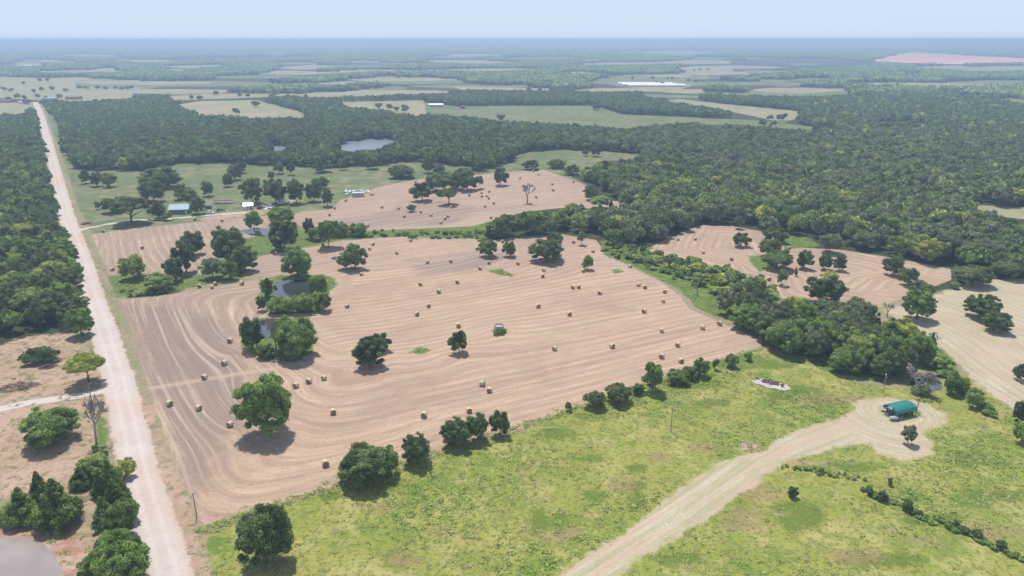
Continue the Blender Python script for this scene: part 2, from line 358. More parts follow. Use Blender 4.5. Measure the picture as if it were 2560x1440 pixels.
# woodland floor
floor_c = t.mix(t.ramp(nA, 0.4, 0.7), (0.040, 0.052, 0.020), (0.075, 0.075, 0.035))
# far woods melt into one texture past the modelled trees
isfar = t.ramp(t.math('LENGTH', 0) if False else t.n('ShaderNodeMath').outputs[0], 0, 1) if False else None
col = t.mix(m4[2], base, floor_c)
# open pasture
og = t.mix(t.ramp(nB, 0.35, 0.65), (0.110, 0.155, 0.060), (0.160, 0.180, 0.080))
og = t.mix(t.ramp(nF, 0.44, 0.64), og, (0.240, 0.215, 0.125))
og = t.mix(t.math('MULTIPLY', t.ramp(nD, 0.50, 0.62), 0.6), og, (0.105, 0.150, 0.060))
og = t.mix(t.ramp(nC, 0.55, 0.8), og, (0.070, 0.105, 0.035))
col = t.mix(edge(m3[0], 0.4), col, og)
ot = t.mix(t.ramp(nB, 0.35, 0.7), (0.300, 0.270, 0.165), (0.235, 0.240, 0.125))
ot = t.mix(t.ramp(nD, 0.45, 0.7), ot, (0.360, 0.285, 0.190))
col = t.mix(edge(m3[1], 0.4), col, ot)
# meadow with weeds
me_ = t.mix(t.ramp(nB, 0.35, 0.65), (0.304, 0.292, 0.071), (0.218, 0.263, 0.045))
me_ = t.mix(t.ramp(nF, 0.46, 0.66), me_, (0.374, 0.340, 0.120))
me_ = t.mix(t.ramp(t.noise(pos, 0.07, 4, 0.6, 0.4), 0.56, 0.68), me_, (0.121, 0.199, 0.025))
me_ = t.mix(t.math('MULTIPLY', t.ramp(t.noise(pos, 0.055, 4, 0.65, 0.8), 0.57, 0.72), 0.8), me_, (0.334, 0.234, 0.134))
me_ = t.mix(t.math('MULTIPLY', edge(m5[0], 1.5, 0.30, 0.75), 0.85), me_, (0.086, 0.147, 0.018))
me_ = t.mix(t.math('MULTIPLY', edge(m5[1], 1.5, 0.30, 0.80), 0.7), me_, (0.294, 0.199, 0.114))
me_ = t.mix(t.math('MULTIPLY', t.ramp(t.noise(pos, 0.16, 5, 0.75, 0.6), 0.50, 0.60), 0.55), me_, (0.132, 0.180, 0.035))
me_ = t.mix(t.math('MULTIPLY', t.ramp(t.noise(pos, 0.13, 5, 0.75, 1.0), 0.56, 0.64), 0.55), me_, (0.395, 0.321, 0.165))
me_ = t.mix(t.math('MULTIPLY', t.ramp(nC, 0.50, 0.66), 0.80), me_, (0.096, 0.122, 0.020))
me_ = t.mix(t.math('MULTIPLY', t.ramp(t.noise(pos, 0.55, 5, 0.8, 0.7), 0.52, 0.62), 0.55), me_, (0.132, 0.161, 0.028))
me_ = t.mix(t.math('MULTIPLY', t.ramp(nE, 0.50, 0.70), 0.42), me_, (0.436, 0.419, 0.170))
col = t.mix(edge(m1[1], 0.6), col, me_)
# bare reddish soil with dry grass
di = t.mix(t.ramp(nA, 0.35, 0.65), (0.420, 0.290, 0.210), (0.300, 0.235, 0.140))
di = t.mix(t.ramp(nB, 0.45, 0.62), di, (0.440, 0.300, 0.230))
di = t.mix(t.math('MULTIPLY', t.ramp(t.noise(pos, 0.35, 4, 0.75, 0.5), 0.50, 0.62), 0.8), di, (0.150, 0.150, 0.065))
di = t.mix(t.math('MULTIPLY', t.ramp(nE, 0.5, 0.8), 0.4), di, (0.56, 0.45, 0.34))
col = t.mix(edge(m2[1], 0.8), col, di)
# stubble: streaks that follow the swaths
def swv(su, sx, off=0.0, uu=uu):
    cv = t.n('ShaderNodeCombineXYZ'); t.set(cv.inputs[0], t.math('MULTIPLY', uu, su)); t.set(cv.inputs[1], t.math('MULTIPLY_ADD', X, sx, off)); t.set(cv.inputs[2], t.math('MULTIPLY', Y, sx)); return cv.outputs[0]
def both(su, sx, off, det, rg):
    a_ = t.noise(swv(su, sx, off), 1.0, det, rg); b_ = t.noise(swv(su, sx, off + 3, uu2), 1.0, det, rg)
    w_ = t.ramp(t.math('ADD', tw, t.math('MULTIPLY', t.math('SUBTRACT', nB, 0.5), 0.9)), 0.35, 0.65)
    return t.math('ADD', t.math('MULTIPLY', a_, t.math('SUBTRACT', 1.0, w_)), t.math('MULTIPLY', b_, w_))
s1 = both(0.90, 0.012, 0.0, 2, 0.5); s2 = both(1.5, 0.07, 5.0, 3, 0.65); w_t = t.ramp(t.math('ADD', tw, t.math('MULTIPLY', t.math('SUBTRACT', nB, 0.5), 0.9)), 0.35, 0.65)
uc = t.math('ADD', t.math('MULTIPLY', uu, t.math('SUBTRACT', 1.0, w_t)), t.math('MULTIPLY', uu2, w_t))
def rows(u_): return t.math('SINE', t.math('ADD', t.math('MULTIPLY', u_, 1.55), t.math('MULTIPLY', nF, 2.6)))
rw = t.math('ADD', t.math('MULTIPLY', rows(uu), t.math('SUBTRACT', 1.0, w_t)), t.math('MULTIPLY', rows(uu2), w_t))
s3 = t.noise(swv(0.10, 0.006, 9.0), 1.0, 2, 0.5)
fc = t.mix(t.ramp(s3, 0.35, 0.65), (0.389, 0.263, 0.195), (0.449, 0.314, 0.218))
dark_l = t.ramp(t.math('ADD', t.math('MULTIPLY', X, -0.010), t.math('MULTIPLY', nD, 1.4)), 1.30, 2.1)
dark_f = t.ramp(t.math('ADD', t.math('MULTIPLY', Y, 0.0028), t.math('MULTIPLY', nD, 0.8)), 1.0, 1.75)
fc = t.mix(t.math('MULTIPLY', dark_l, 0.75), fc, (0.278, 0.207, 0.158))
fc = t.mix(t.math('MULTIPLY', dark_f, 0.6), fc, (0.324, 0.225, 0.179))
fc = t.mix(t.math('MULTIPLY', t.math('MULTIPLY', t.ramp(s1, 0.51, 0.63), t.ramp(nF, 0.30, 0.62)), 0.40), fc, (0.593, 0.448, 0.306))
fc = t.mix(t.math('MULTIPLY', t.ramp(s2, 0.52, 0.70), 0.55), fc, (0.269, 0.184, 0.136))
fc = t.mix(t.math('MULTIPLY', t.ramp(s2, 0.46, 0.34), 0.45), fc, (0.612, 0.458, 0.324))
fc = t.mix(t.math('MULTIPLY', t.math('MULTIPLY', t.ramp(s1, 0.47, 0.38), t.ramp(nB, 0.65, 0.35)), 0.5), fc, (0.294, 0.194, 0.149))
fc = t.mix(t.math('MULTIPLY', t.ramp(nF, 0.52, 0.75), 0.30), fc, (0.371, 0.314, 0.167))
fc = t.mix(t.math('MULTIPLY', t.math('MULTIPLY', t.ramp(rw, 0.55, 0.95), t.ramp(nB, 0.30, 0.60)), 0.32), fc, (0.618, 0.459, 0.330))
fc = t.mix(t.math('MULTIPLY', t.math('MULTIPLY', t.ramp(rw, -0.5, -0.95), t.ramp(nF, 0.30, 0.60)), 0.40), fc, (0.278, 0.190, 0.144))
fc = t.mix(t.math('MULTIPLY', t.ramp(nE, 0.45, 0.70), 0.40), fc, (0.510, 0.404, 0.298))
fc = t.mix(t.math('MULTIPLY', t.ramp(nC, 0.50, 0.70), 0.42), fc, (0.209, 0.149, 0.105))
fc = t.mix(t.math('MULTIPLY', edge(m5[2], 1.1, 0.32, 0.80), 0.66), fc, t.mix(t.ramp(s1, 0.5, 0.6), (0.221, 0.170, 0.144), (0.412, 0.319, 0.252)))
fc = t.mix(t.math('MULTIPLY', t.ramp(t.noise(pos, 0.022, 5, 0.7, 0.6), 0.50, 0.64), 0.40), fc, (0.278, 0.214, 0.170))
fc = t.mix(t.math('MULTIPLY', t.ramp(t.noise(pos, 0.05, 5, 0.75, 1.2), 0.56, 0.66), 0.35), fc, (0.319, 0.284, 0.170))
fc = t.mix(t.math('MULTIPLY', t.ramp(m3[2], 0.3, 0.8), 0.7), fc, (0.464, 0.359, 0.253))
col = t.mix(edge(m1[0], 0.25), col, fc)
# pale mown ground and the worn track
pc = t.mix(t.ramp(nF, 0.35, 0.65), (0.430, 0.365, 0.250), (0.500, 0.440, 0.325))
pc = t.mix(t.math('MULTIPLY', t.ramp(rw, 0.2, 0.95), 0.35), pc, (0.30, 0.25, 0.16))
pc = t.mix(t.math('MULTIPLY', t.ramp(s2, 0.52, 0.66), 0.6), pc, (0.300, 0.240, 0.165))
pc = t.mix(t.math('MULTIPLY', t.ramp(s1, 0.50, 0.60), 0.6), pc, (0.33, 0.32, 0.15))
pc = t.mix(t.math('MULTIPLY', t.ramp(s1, 0.46, 0.38), 0.7), pc, (0.47, 0.33, 0.25))
pc = t.mix(t.math('MULTIPLY', t.ramp(nB, 0.50, 0.70), 0.5), pc, (0.50, 0.35, 0.265))
pc = t.mix(t.math('MULTIPLY', t.ramp(nE, 0.45, 0.8), 0.35), pc, (0.66, 0.58, 0.46))
pc = t.mix(t.math('MULTIPLY', t.ramp(nC, 0.52, 0.70), 0.45), pc, (0.27, 0.23, 0.13))
col = t.mix(edge(m1[2], 1.15, 0.38, 0.62), col, pc)
# lush patches
gr = t.mix(t.ramp(nA, 0.35, 0.65), (0.085, 0.145, 0.030), (0.150, 0.205, 0.050))
gr = t.mix(t.ramp(nF, 0.55, 0.7), gr, (0.215, 0.225, 0.080))
gr = t.mix(t.math('MULTIPLY', t.ramp(nC, 0.5, 0.75), 0.7), gr, (0.060, 0.095, 0.020))
col = t.mix(edge(m2[2], 0.7), col, gr)
col = t.mix(t.math('MULTIPLY', edge(m4[1], 0.5, 0.12, 0.30), t.ramp(m2[1], 0.2, 0.6)), col, t.mix(t.ramp(nA, 0.4, 0.6), (0.34, 0.18, 0.13), (0.46, 0.32, 0.24)))
# red scar on the horizon
col = t.mix(edge(m4[0], 0.5), col, t.mix(t.ramp(t.noise(pos, 0.006, 4, 0.6), 0.35, 0.6), (0.80, 0.27, 0.18), (0.72, 0.42, 0.33)))
# gravel road
rx = t.attr('across').outputs['Fac']
rd = t.mix(t.ramp(nF, 0.35, 0.65), (0.500, 0.425, 0.380), (0.545, 0.480, 0.445))
rd = t.mix(t.ramp(t.noise(pos, 0.018, 3, 0.6), 0.50, 0.66), rd, (0.540, 0.390, 0.310))
rut = t.math('ABSOLUTE', t.math('SUBTRACT', t.math('ABSOLUTE', rx), 1.5))
rd = t.mix(t.math('MULTIPLY', t.ramp(rut, 0.9, 0.2), 0.45), rd, (0.60, 0.54, 0.50))
rd = t.mix(t.math('MULTIPLY', t.ramp(t.math('ABSOLUTE', rx), 2.8, 4.4), 0.45), rd, (0.52, 0.35, 0.26))
rd = t.mix(t.math('MULTIPLY', t.ramp(nE, 0.5, 0.75), 0.3), rd, (0.42, 0.33, 0.27))
rd = t.mix(t.math('MULTIPLY', t.ramp(nC, 0.5, 0.7), 0.25), rd, (0.40, 0.32, 0.27))
rd = t.mix(t.math('MULTIPLY', t.ramp(t.noise(pos, 0.3, 4, 0.7, 0.5), 0.54, 0.66), 0.35), rd, (0.46, 0.355, 0.295))
rmask = t.math('MAXIMUM', edge(m2[0], 0.75), 0.0)
col = t.mix(rmask, col, rd)
dv = t.attr('drive').outputs['Fac']
col = t.mix(edge(dv, 0.4), col, t.mix(nC, (0.46, 0.40, 0.36), (0.60, 0.53, 0.48)))
bmp = t.n('ShaderNodeBump'); bmp.inputs['Strength'].default_value = 0.8; bmp.inputs['Distance'].default_value = 0.35
t.set(bmp.inputs['Height'], t.math('ADD', nC, t.math('MULTIPLY', nE, 0.5)))
t.bsdf(col, 0.95, 0.1, 0, bmp.outputs[0])
M_LAND = t.mat

rp = poly(ROAD_C); near_r = sd_road > -8
# signed offset from the middle of the road
across = np.full(GX.shape, 9.0)
ii = np.where(near_r)[0]; best = np.full(ii.shape, 1e9); sgn = np.zeros(ii.shape)
for i in range(len(rp) - 1):
    a, b = rp[i], rp[i + 1]; d = seg_d(GX[ii], GY[ii], a, b)
    s = np.sign((b[0] - a[0]) * (GY[ii] - a[1]) - (b[1] - a[1]) * (GX[ii] - a[0])); u = d < best
    best[u] = d[u]; sgn[u] = s[u]
across[ii] = best * sgn
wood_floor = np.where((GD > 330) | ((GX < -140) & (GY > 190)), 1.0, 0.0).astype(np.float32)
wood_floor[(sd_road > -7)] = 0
ZA = np.stack([A_field, A_mead, A_pale], 1); ZB = np.stack([A_road, A_dirt, A_green], 1)
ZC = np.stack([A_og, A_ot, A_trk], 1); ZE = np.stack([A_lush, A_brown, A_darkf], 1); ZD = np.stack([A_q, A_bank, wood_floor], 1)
GZ = np.zeros(GX.shape)
for zi, nm in names.items():
    q = quads[qz == zi]
    if not len(q): continue
    used, inv = np.unique(q, return_inverse=True); inv = inv.reshape(q.shape)
    me = bpy.data.meshes.new(nm); me.vertices.add(len(used)); me.loops.add(q.size); me.polygons.add(len(q))
    me.vertices.foreach_set('co', np.stack([GX[used], GY[used], GZ[used]], 1).astype(np.float32).ravel())
    me.loops.foreach_set('vertex_index', inv.ravel().astype(np.int32))
    me.polygons.foreach_set('loop_start', np.arange(0, q.size, 4, dtype=np.int32)); me.update(calc_edges=True)
    for an, arr in (('zone_a', ZA), ('zone_b', ZB), ('zone_c', ZC), ('zone_d', ZD), ('zone_e', ZE)):
        me.attributes.new(an, 'FLOAT_VECTOR', 'POINT').data.foreach_set('vector', arr[used].astype(np.float32).ravel())
    for an, arr in (('swath', U), ('swath_two', U2), ('turn', SW), ('across', across), ('drive', A_drive)):
        me.attributes.new(an, 'FLOAT', 'POINT').data.foreach_set('value', arr[used].astype(np.float32).ravel())
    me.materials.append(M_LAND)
    link(nm, me, kind='structure')

# ------------------------------------------------------------------ ponds
def water_mat(name, col, rough, spec=0.6, bump=0.05):
    t = NT(name); g = t.n('ShaderNodeNewGeometry').outputs['Position']
    b = t.n('ShaderNodeBump'); b.inputs['Strength'].default_value = bump; b.inputs['Distance'].default_value = 0.1; t.set(b.inputs['Height'], t.noise(g, 1.5, 3, 0.6))
    t.bsdf(t.mix(t.ramp(t.noise(g, 0.12, 3), 0.3, 0.7), col, tuple(c * 1.25 for c in col)), rough, spec, 0, b.outputs[0]); return t.mat
W_DARK = water_mat('dark_water', (0.035, 0.040, 0.040), 0.06, 1.6)
W_LAKE = water_mat('lake_water', (0.10, 0.125, 0.15), 0.36, 1.6)
W_MUD = water_mat('muddy_water', (0.265, 0.225, 0.205), 0.12, 0.5, 0.03)
for nm, pts in PONDS.items():
    pl = poly(pts); n = len(pl)
    c = pl.mean(0); vs = []
    for i in range(n):                     # rounded outline (Catmull-Rom)
        p0, p1, p2, p3 = pl[i - 1], pl[i], pl[(i + 1) % n], pl[(i + 2) % n]
        for s in np.linspace(0, 1, 6, endpoint=False):
            q = 0.5 * ((2 * p1) + (-p0 + p2) * s + (2 * p0 - 5 * p1 + 4 * p2 - p3) * s * s + (-p0 + 3 * p1 - 3 * p2 + p3) * s ** 3)
            vs.append((q[0], q[1], 0.06))
    vs2 = [(x, y, -0.2) for x, y, z in vs]; m = len(vs)
    mb = MB(); mb.add(vs + vs2, [tuple(range(m))] + [(i, (i + 1) % m, m + (i + 1) % m, m + i) for i in range(m)])
    link('pond_water', mb.mesh('pond_water', W_MUD if nm in ('mud',) else (W_LAKE if nm in ('lake', 'lake2', 'far') else W_DARK)), kind='structure')

# ------------------------------------------------------------------ foliage
def leaf_mat(name, c1, c2, c3, trans=0.25):
    t = NT(name); oi = t.n('ShaderNodeObjectInfo'); lv = t.attr('leafvar').outputs['Fac']
    c = t.mix(oi.outputs['Random'], c1, c2); c = t.mix(t.ramp(lv, 0.25, 0.85), c, c3)
    d = t.n('ShaderNodeBsdfDiffuse'); t.set(d.inputs[0], c)
    tr = t.n('ShaderNodeBsdfTranslucent'); t.set(tr.inputs[0], t.mix(0.5, c, (0.25, 0.30, 0.05)))
    mx = t.n('ShaderNodeMixShader'); mx.inputs[0].default_value = trans; t.t.links.new(d.outputs[0], mx.inputs[1]); t.t.links.new(tr.outputs[0], mx.inputs[2])
    t.t.links.new(mx.outputs[0], t.out.inputs[0]); return t.mat
L = {
 'oak': leaf_mat('oak_leaves', (0.044, 0.068, 0.026), (0.130, 0.182, 0.064), (0.262, 0.335, 0.130)),
 'green': leaf_mat('green_leaves', (0.071, 0.125, 0.028), (0.181, 0.290, 0.065), (0.348, 0.479, 0.135)),
 'light': leaf_mat('light_leaves', (0.160, 0.239, 0.065), (0.299, 0.371, 0.090), (0.512, 0.599, 0.197)),
 'olive': leaf_mat('olive_leaves', (0.120, 0.150, 0.080), (0.205, 0.240, 0.120), (0.330, 0.370, 0.200)),
 'yellow': leaf_mat('yellow_green_leaves', (0.275, 0.304, 0.058), (0.418, 0.435, 0.090), (0.675, 0.696, 0.184)),
 'cedar': leaf_mat('cedar_foliage', (0.049, 0.086, 0.018), (0.136, 0.209, 0.044), (0.271, 0.358, 0.091), 0.12),
 'red': leaf_mat('reddish_leaves', (0.087, 0.072, 0.052), (0.164, 0.109, 0.081), (0.261, 0.217, 0.131)),
 'weed': leaf_mat('weed_leaves', (0.174, 0.254, 0.051), (0.418, 0.444, 0.136), (0.566, 0.609, 0.240), 0.3),
}
BARK = simple('bark', (0.16, 0.12, 0.09), 0.95, 0.1, var=0.35, scale=2)
GREY = simple('grey_dead_wood', (0.36, 0.32, 0.29), 0.95, 0.1, var=0.25, scale=2)

ico_v = None
def ico():
    global ico_v
    if ico_v is None:
        import bmesh
        bm = bmesh.new(); bmesh.ops.create_icosphere(bm, subdivisions=1, radius=1)
        bm2 = bmesh.new(); bmesh.ops.create_icosphere(bm2, subdivisions=2, radius=1)
        ico_v = [(np.array([v.co[:] for v in b.verts]), np.array([[v.index for v in f.verts] for f in b.faces])) for b in (bm, bm2)]
    return ico_v
def quad_mesh(name, V, Fq, Ft, var, mat):
    """V verts, Fq quads, Ft tris, var per vertex"""
    me = bpy.data.meshes.new(name); me.vertices.add(len(V)); nl = Fq.size + Ft.size; nf = len(Fq) + len(Ft)
    me.loops.add(nl); me.polygons.add(nf); me.vertices.foreach_set('co', V.astype(np.float32).ravel())
    me.loops.foreach_set('vertex_index', np.concatenate([Fq.ravel(), Ft.ravel()]).astype(np.int32))
    me.polygons.foreach_set('loop_start', np.concatenate([np.arange(len(Fq)) * 4, Fq.size + np.arange(len(Ft)) * 3]).astype(np.int32))
    me.update(calc_edges=True); me.attributes.new('leafvar', 'FLOAT', 'POINT').data.foreach_set('value', var.astype(np.float32))
    me.materials.append(mat); return me
def crown(name, mat, seed, leaves=4000, nb=22, leaf=0.05, z0=0.14, z1=1.0, shape='round', asp=1.0, core=0.70, sub=0):
    """unit crown: radius about 1 in x,y, z from z0 to z1 of the tree height; asp = height / radius (for leaf proportions)"""
    g = np.random.default_rng(seed)
    zc = (z0 + z1) / 2 * asp; hz = (z1 - z0) / 2 * asp
    C = []; Rb = []
    for i in range(nb):
        if shape == 'cone':
            tt = g.random() ** 1.3; a = g.random() * 6.28; rr = (1 - tt) * 0.80 * math.sqrt(g.random() * 0.7 + 0.3); rb = (0.13 + 0.25 * (1 - tt)) * (.75 if nb > 60 else 1)
            C.append([rr * math.cos(a), rr * math.sin(a), z0 * asp + (tt * 0.84 + 0.10) * 2 * hz]); Rb.append(rb * 0.95)
        else:
            d = g.normal(size=3); d /= np.linalg.norm(d)
            if shape == 'round': d[2] = g.uniform(-0.85, 1.0); q_ = math.sqrt(max(0.05, 1 - d[2] ** 2 * .9)) / max(.05, math.hypot(d[0], d[1])); d[0] *= q_; d[1] *= q_
            if shape == 'flat': d[2] = abs(d[2]) * 0.9 - 0.1
            rb = g.uniform(0.20, 0.36) * (0.62 if nb > 60 else (.78 if nb > 30 else 1)); s = g.uniform(0.80, 1.08) * (1 - rb * .9) * (1.0 + 0.15 * math.sin(3 * math.atan2(d[1], d[0]) + seed))
            if i < 5: s *= 0.35; rb = 0.50
            C.append([d[0] * s, d[1] * s, zc + d[2] * s * hz]); Rb.append(rb)
    C = np.array(C); Rb = np.array(Rb); RZ = np.minimum(Rb * max(0.75, min(1.1, hz)), 0.6 * hz)
    n = int(leaves * 1.9); bi = g.choice(nb, n, p=Rb ** 2 / (Rb ** 2).sum())
    d = g.normal(size=(n, 3)); d /= np.linalg.norm(d, axis=1)[:, None]; d[:, 2] = np.where(d[:, 2] < -0.3, -d[:, 2], d[:, 2])
    rad_ = g.uniform(0.82, 1.10, n) + (g.random(n) < .18) * g.uniform(0, .35, n)
    Pn = C[bi] + d * np.stack([Rb[bi], Rb[bi], RZ[bi]], 1) * rad_[:, None]
    keep = np.ones(n, bool)
    for j in range(nb):
        e = (Pn - C[j]) / np.array([Rb[j], Rb[j], RZ[j]]); dd = (e ** 2).sum(1); keep &= (dd > 0.60) | (bi == j)
    keep &= Pn[:, 2] > z0 * asp * 0.6
    Pn, d, bi = Pn[keep][:leaves], d[keep][:leaves], bi[keep][:leaves]; n = len(Pn)
    nrm = d + g.normal(size=(n, 3)) * 0.55 + np.array([0, 0, 0.25]); nrm /= np.linalg.norm(nrm, axis=1)[:, None]
    a = np.cross(nrm, g.normal(size=(n, 3))); a /= np.linalg.norm(a, axis=1)[:, None]; b = np.cross(nrm, a)
    sz = leaf * g.uniform(0.55, 1.5, n)[:, None]; sz2 = sz * g.uniform(0.6, 1.0, n)[:, None]
    lift = nrm * sz * 0.35
    V = np.stack([Pn - a * sz, Pn - b * sz2 + lift, Pn + a * sz, Pn + b * sz2 - lift], 1).reshape(-1, 3)
    var = np.repeat(np.clip(g.random(n) * 0.40 + g.random(nb)[bi] * 0.60, 0, 1), 4)  # random leaf tone; clump spread widened to paint canopy highlights and dark gaps
    Fq = np.arange(4 * n).reshape(n, 4)
    iv, if_ = ico()[sub]; CV = []; CF = []; o = len(V)
    for j in range(nb):
        jit = 1 + g.normal(size=(len(iv), 1)) * 0.07
        CV.append(C[j] + iv * jit * np.array([Rb[j], Rb[j], RZ[j]]) * core); CF.append(if_ + o); o += len(iv)
    CV = np.concatenate(CV); V = np.concatenate([V, CV]); var = np.concatenate([var, np.full(len(CV), 0.15)])
    V[:, 2] = np.maximum(V[:, 2], 0.02 * asp) / asp
    return quad_mesh(name, V, Fq, np.concatenate(CF), var, mat)
def trunk_mesh(name, seed, mat, r=0.055, top=0.62, limbs=6, z_start=0.22):
    g = random.Random(seed); mb = MB()
    pts = [(0, 0, -0.01)]; 
    for i in range(1, 6): pts.append((g.uniform(-.03, .03) * i, g.uniform(-.03, .03) * i, top * i / 5))
    mb.tube(pts, [r * 1.35, r, r * .85, r * .65, r * .45, r * .2], 8)
    for k in range(limbs):
        a = 6.28 * k / limbs + g.uniform(-.4, .4); z = g.uniform(z_start, top * .8); rr = g.uniform(.45, .7)
        mb.tube([(0, 0, z), (rr * .4 * math.cos(a), rr * .4 * math.sin(a), z + .10), (rr * math.cos(a), rr * math.sin(a), z + .26)], [r * .55, r * .35, r * .1], 5)
    return mb.mesh(name, mat, True)
def bare_mesh(name, seed, mat, levels=4, spread=0.5, lean=(0, 0), twig=0.004, r0=0.035, first=0.30, droop=0.0):
    g = random.Random(seed); mb = MB()
    def grow(p, d, l, r, lv):
        q = p + d * l * .5 + Vector((g.uniform(-1, 1), g.uniform(-1, 1), 0)) * l * .06; e = p + d * l
        mb.tube([p, q, e], [r, r * .8, max(r * .6, twig)], 6 if lv > 1 else 4, cap=False)
        if lv == 0: return
        for k in range(3 if lv > 1 else 4):
            nd = (d + Vector((g.gauss(0, 1), g.gauss(0, 1), g.gauss(0.15 - droop, .6))) * spread).normalized()
            grow(p + d * l * g.uniform(.6, 1), nd, l * g.uniform(.55, .8), max(r * .55, twig), lv - 1)
    grow(Vector((0, 0, 0)), Vector((lean[0], lean[1], 1)).normalized(), first, r0, levels)
    me = mb.mesh(name, mat, True)
    co = np.array([v.co[:] for v in me.vertices]); s = 1.0 / max(co[:, 2].max(), .1); w = 1.0 / max(np.percentile(np.hypot(co[:, 0], co[:, 1]), 97), .05)
    co[:, 2] *= s; co[:, :2] *= w; me.vertices.foreach_set('co', co.ravel()); me.update(); return me

SPECIES = {  # shape, z0, aspect(height/radius), trunk start
 'oak': ('oak', 'round', .04, 1.7), 'green': ('green', 'round', .03, 1.8), 'light': ('light', 'round', .10, 1.7), 'olive': ('olive', 'round', .12, 1.6),
 'yellow': ('yellow', 'round', .08, 1.6), 'cedar': ('cedar', 'cone', .03, 2.2), 'red': ('red', 'round', .1, 2.4),
 'oakflat': ('oak', 'flat', .30, 1.5), 'lightflat': ('yellow', 'flat', .34, 1.5), 'bush': ('green', 'round', .02, 1.3), 'lightbush': ('light', 'round', .02, 1.3), 'oakbush': ('oak', 'round', .02, 1.4), 'lighttall': ('green', 'round', .25, 1.9),
}
CACHE = {}
def crown_for(spec, lod, var):
    key = (spec, lod, var)
    if key not in CACHE:
        m, shp, z0, asp = SPECIES[spec]
        nl, nb, lf = {'hi': (15000, 95, .027), 'mid': (5000, 46, .045), 'lo': (1200, 18, .085)}[lod]
        CACHE[key] = crown('crown', L[m], hash((len(spec) * 31 + sum(map(ord, spec)), lod == 'hi', lod == 'mid', var)) % 100000, nl, nb, lf, z0, 1.0, shp, asp, sub=1 if lod == 'hi' else 0)
    return CACHE[key]
TR = {}
def trunk_for(spec, var):
    key = (spec in ('oakflat', 'lightflat', 'lighttall'), spec == 'cedar', var)
    if key not in TR: TR[key] = trunk_mesh('trunk', var + 50, BARK, .05, .62 if not key[1] else .9, 7 if not key[1] else 0, .12 if not key[0] else .18)
    return TR[key]
n_tree = 0
def tree(px, py, w, h, spec, label, group=None, cat='tree', name=None, lean=None, rz=None):
    """base pixel, crown width and height in photo pixels"""
    global n_tree; n_tree += 1
    x, y = P(px, py); k = kpm(px, py); tt = th(py)
    W = w / k; Hh = max((h - 0.30 * w * math.sin(tt)) / (k * math.cos(tt)), W * 0.35)
    tree_at(x, y, W, Hh, spec, label, group, cat, name, k, rz)
def tree_at(x, y, W, Hh, spec, label, group=None, cat='tree', name=None, k=4, rz=None):
    lod = 'hi' if W * k > 62 else ('mid' if W * k > 24 else 'lo'); v = random.randrange(4 if lod != 'hi' else 3)
    nm = name or {'cedar': 'cedar_tree', 'bush': 'bush', 'lightbush': 'bush', 'oakbush': 'bush'}.get(spec, 'tree')
    if nm == 'bush' and cat == 'tree': cat = 'bush'
    e = empty(nm, (x, y, 0), random.uniform(0, 6.28) if rz is None else rz, label, cat, group, (W / 2, W / 2, Hh))
    link('crown', crown_for(spec, lod, v), e); link('trunk', trunk_for(spec, v), e)
    return e
def bare(px, py, w, h, seed, label, mat=GREY, name='dead_tree', group=None, levels=4, spread=.5, lean=(0, 0), twig=.004, r0=.035, rz=0, first=.3):
    x, y = P(px, py); k = kpm(px, py); W = w / k; Hh = h / (k * math.cos(th(py)))
    me = bare_mesh('branches', seed, mat, levels, spread, lean, twig, r0, first)
    o = link(name, me, None, label, 'dead tree', group, loc=(x, y, 0)); o.scale = (W / 2, W / 2, Hh); o.rotation_euler = (0, 0, rz); return o

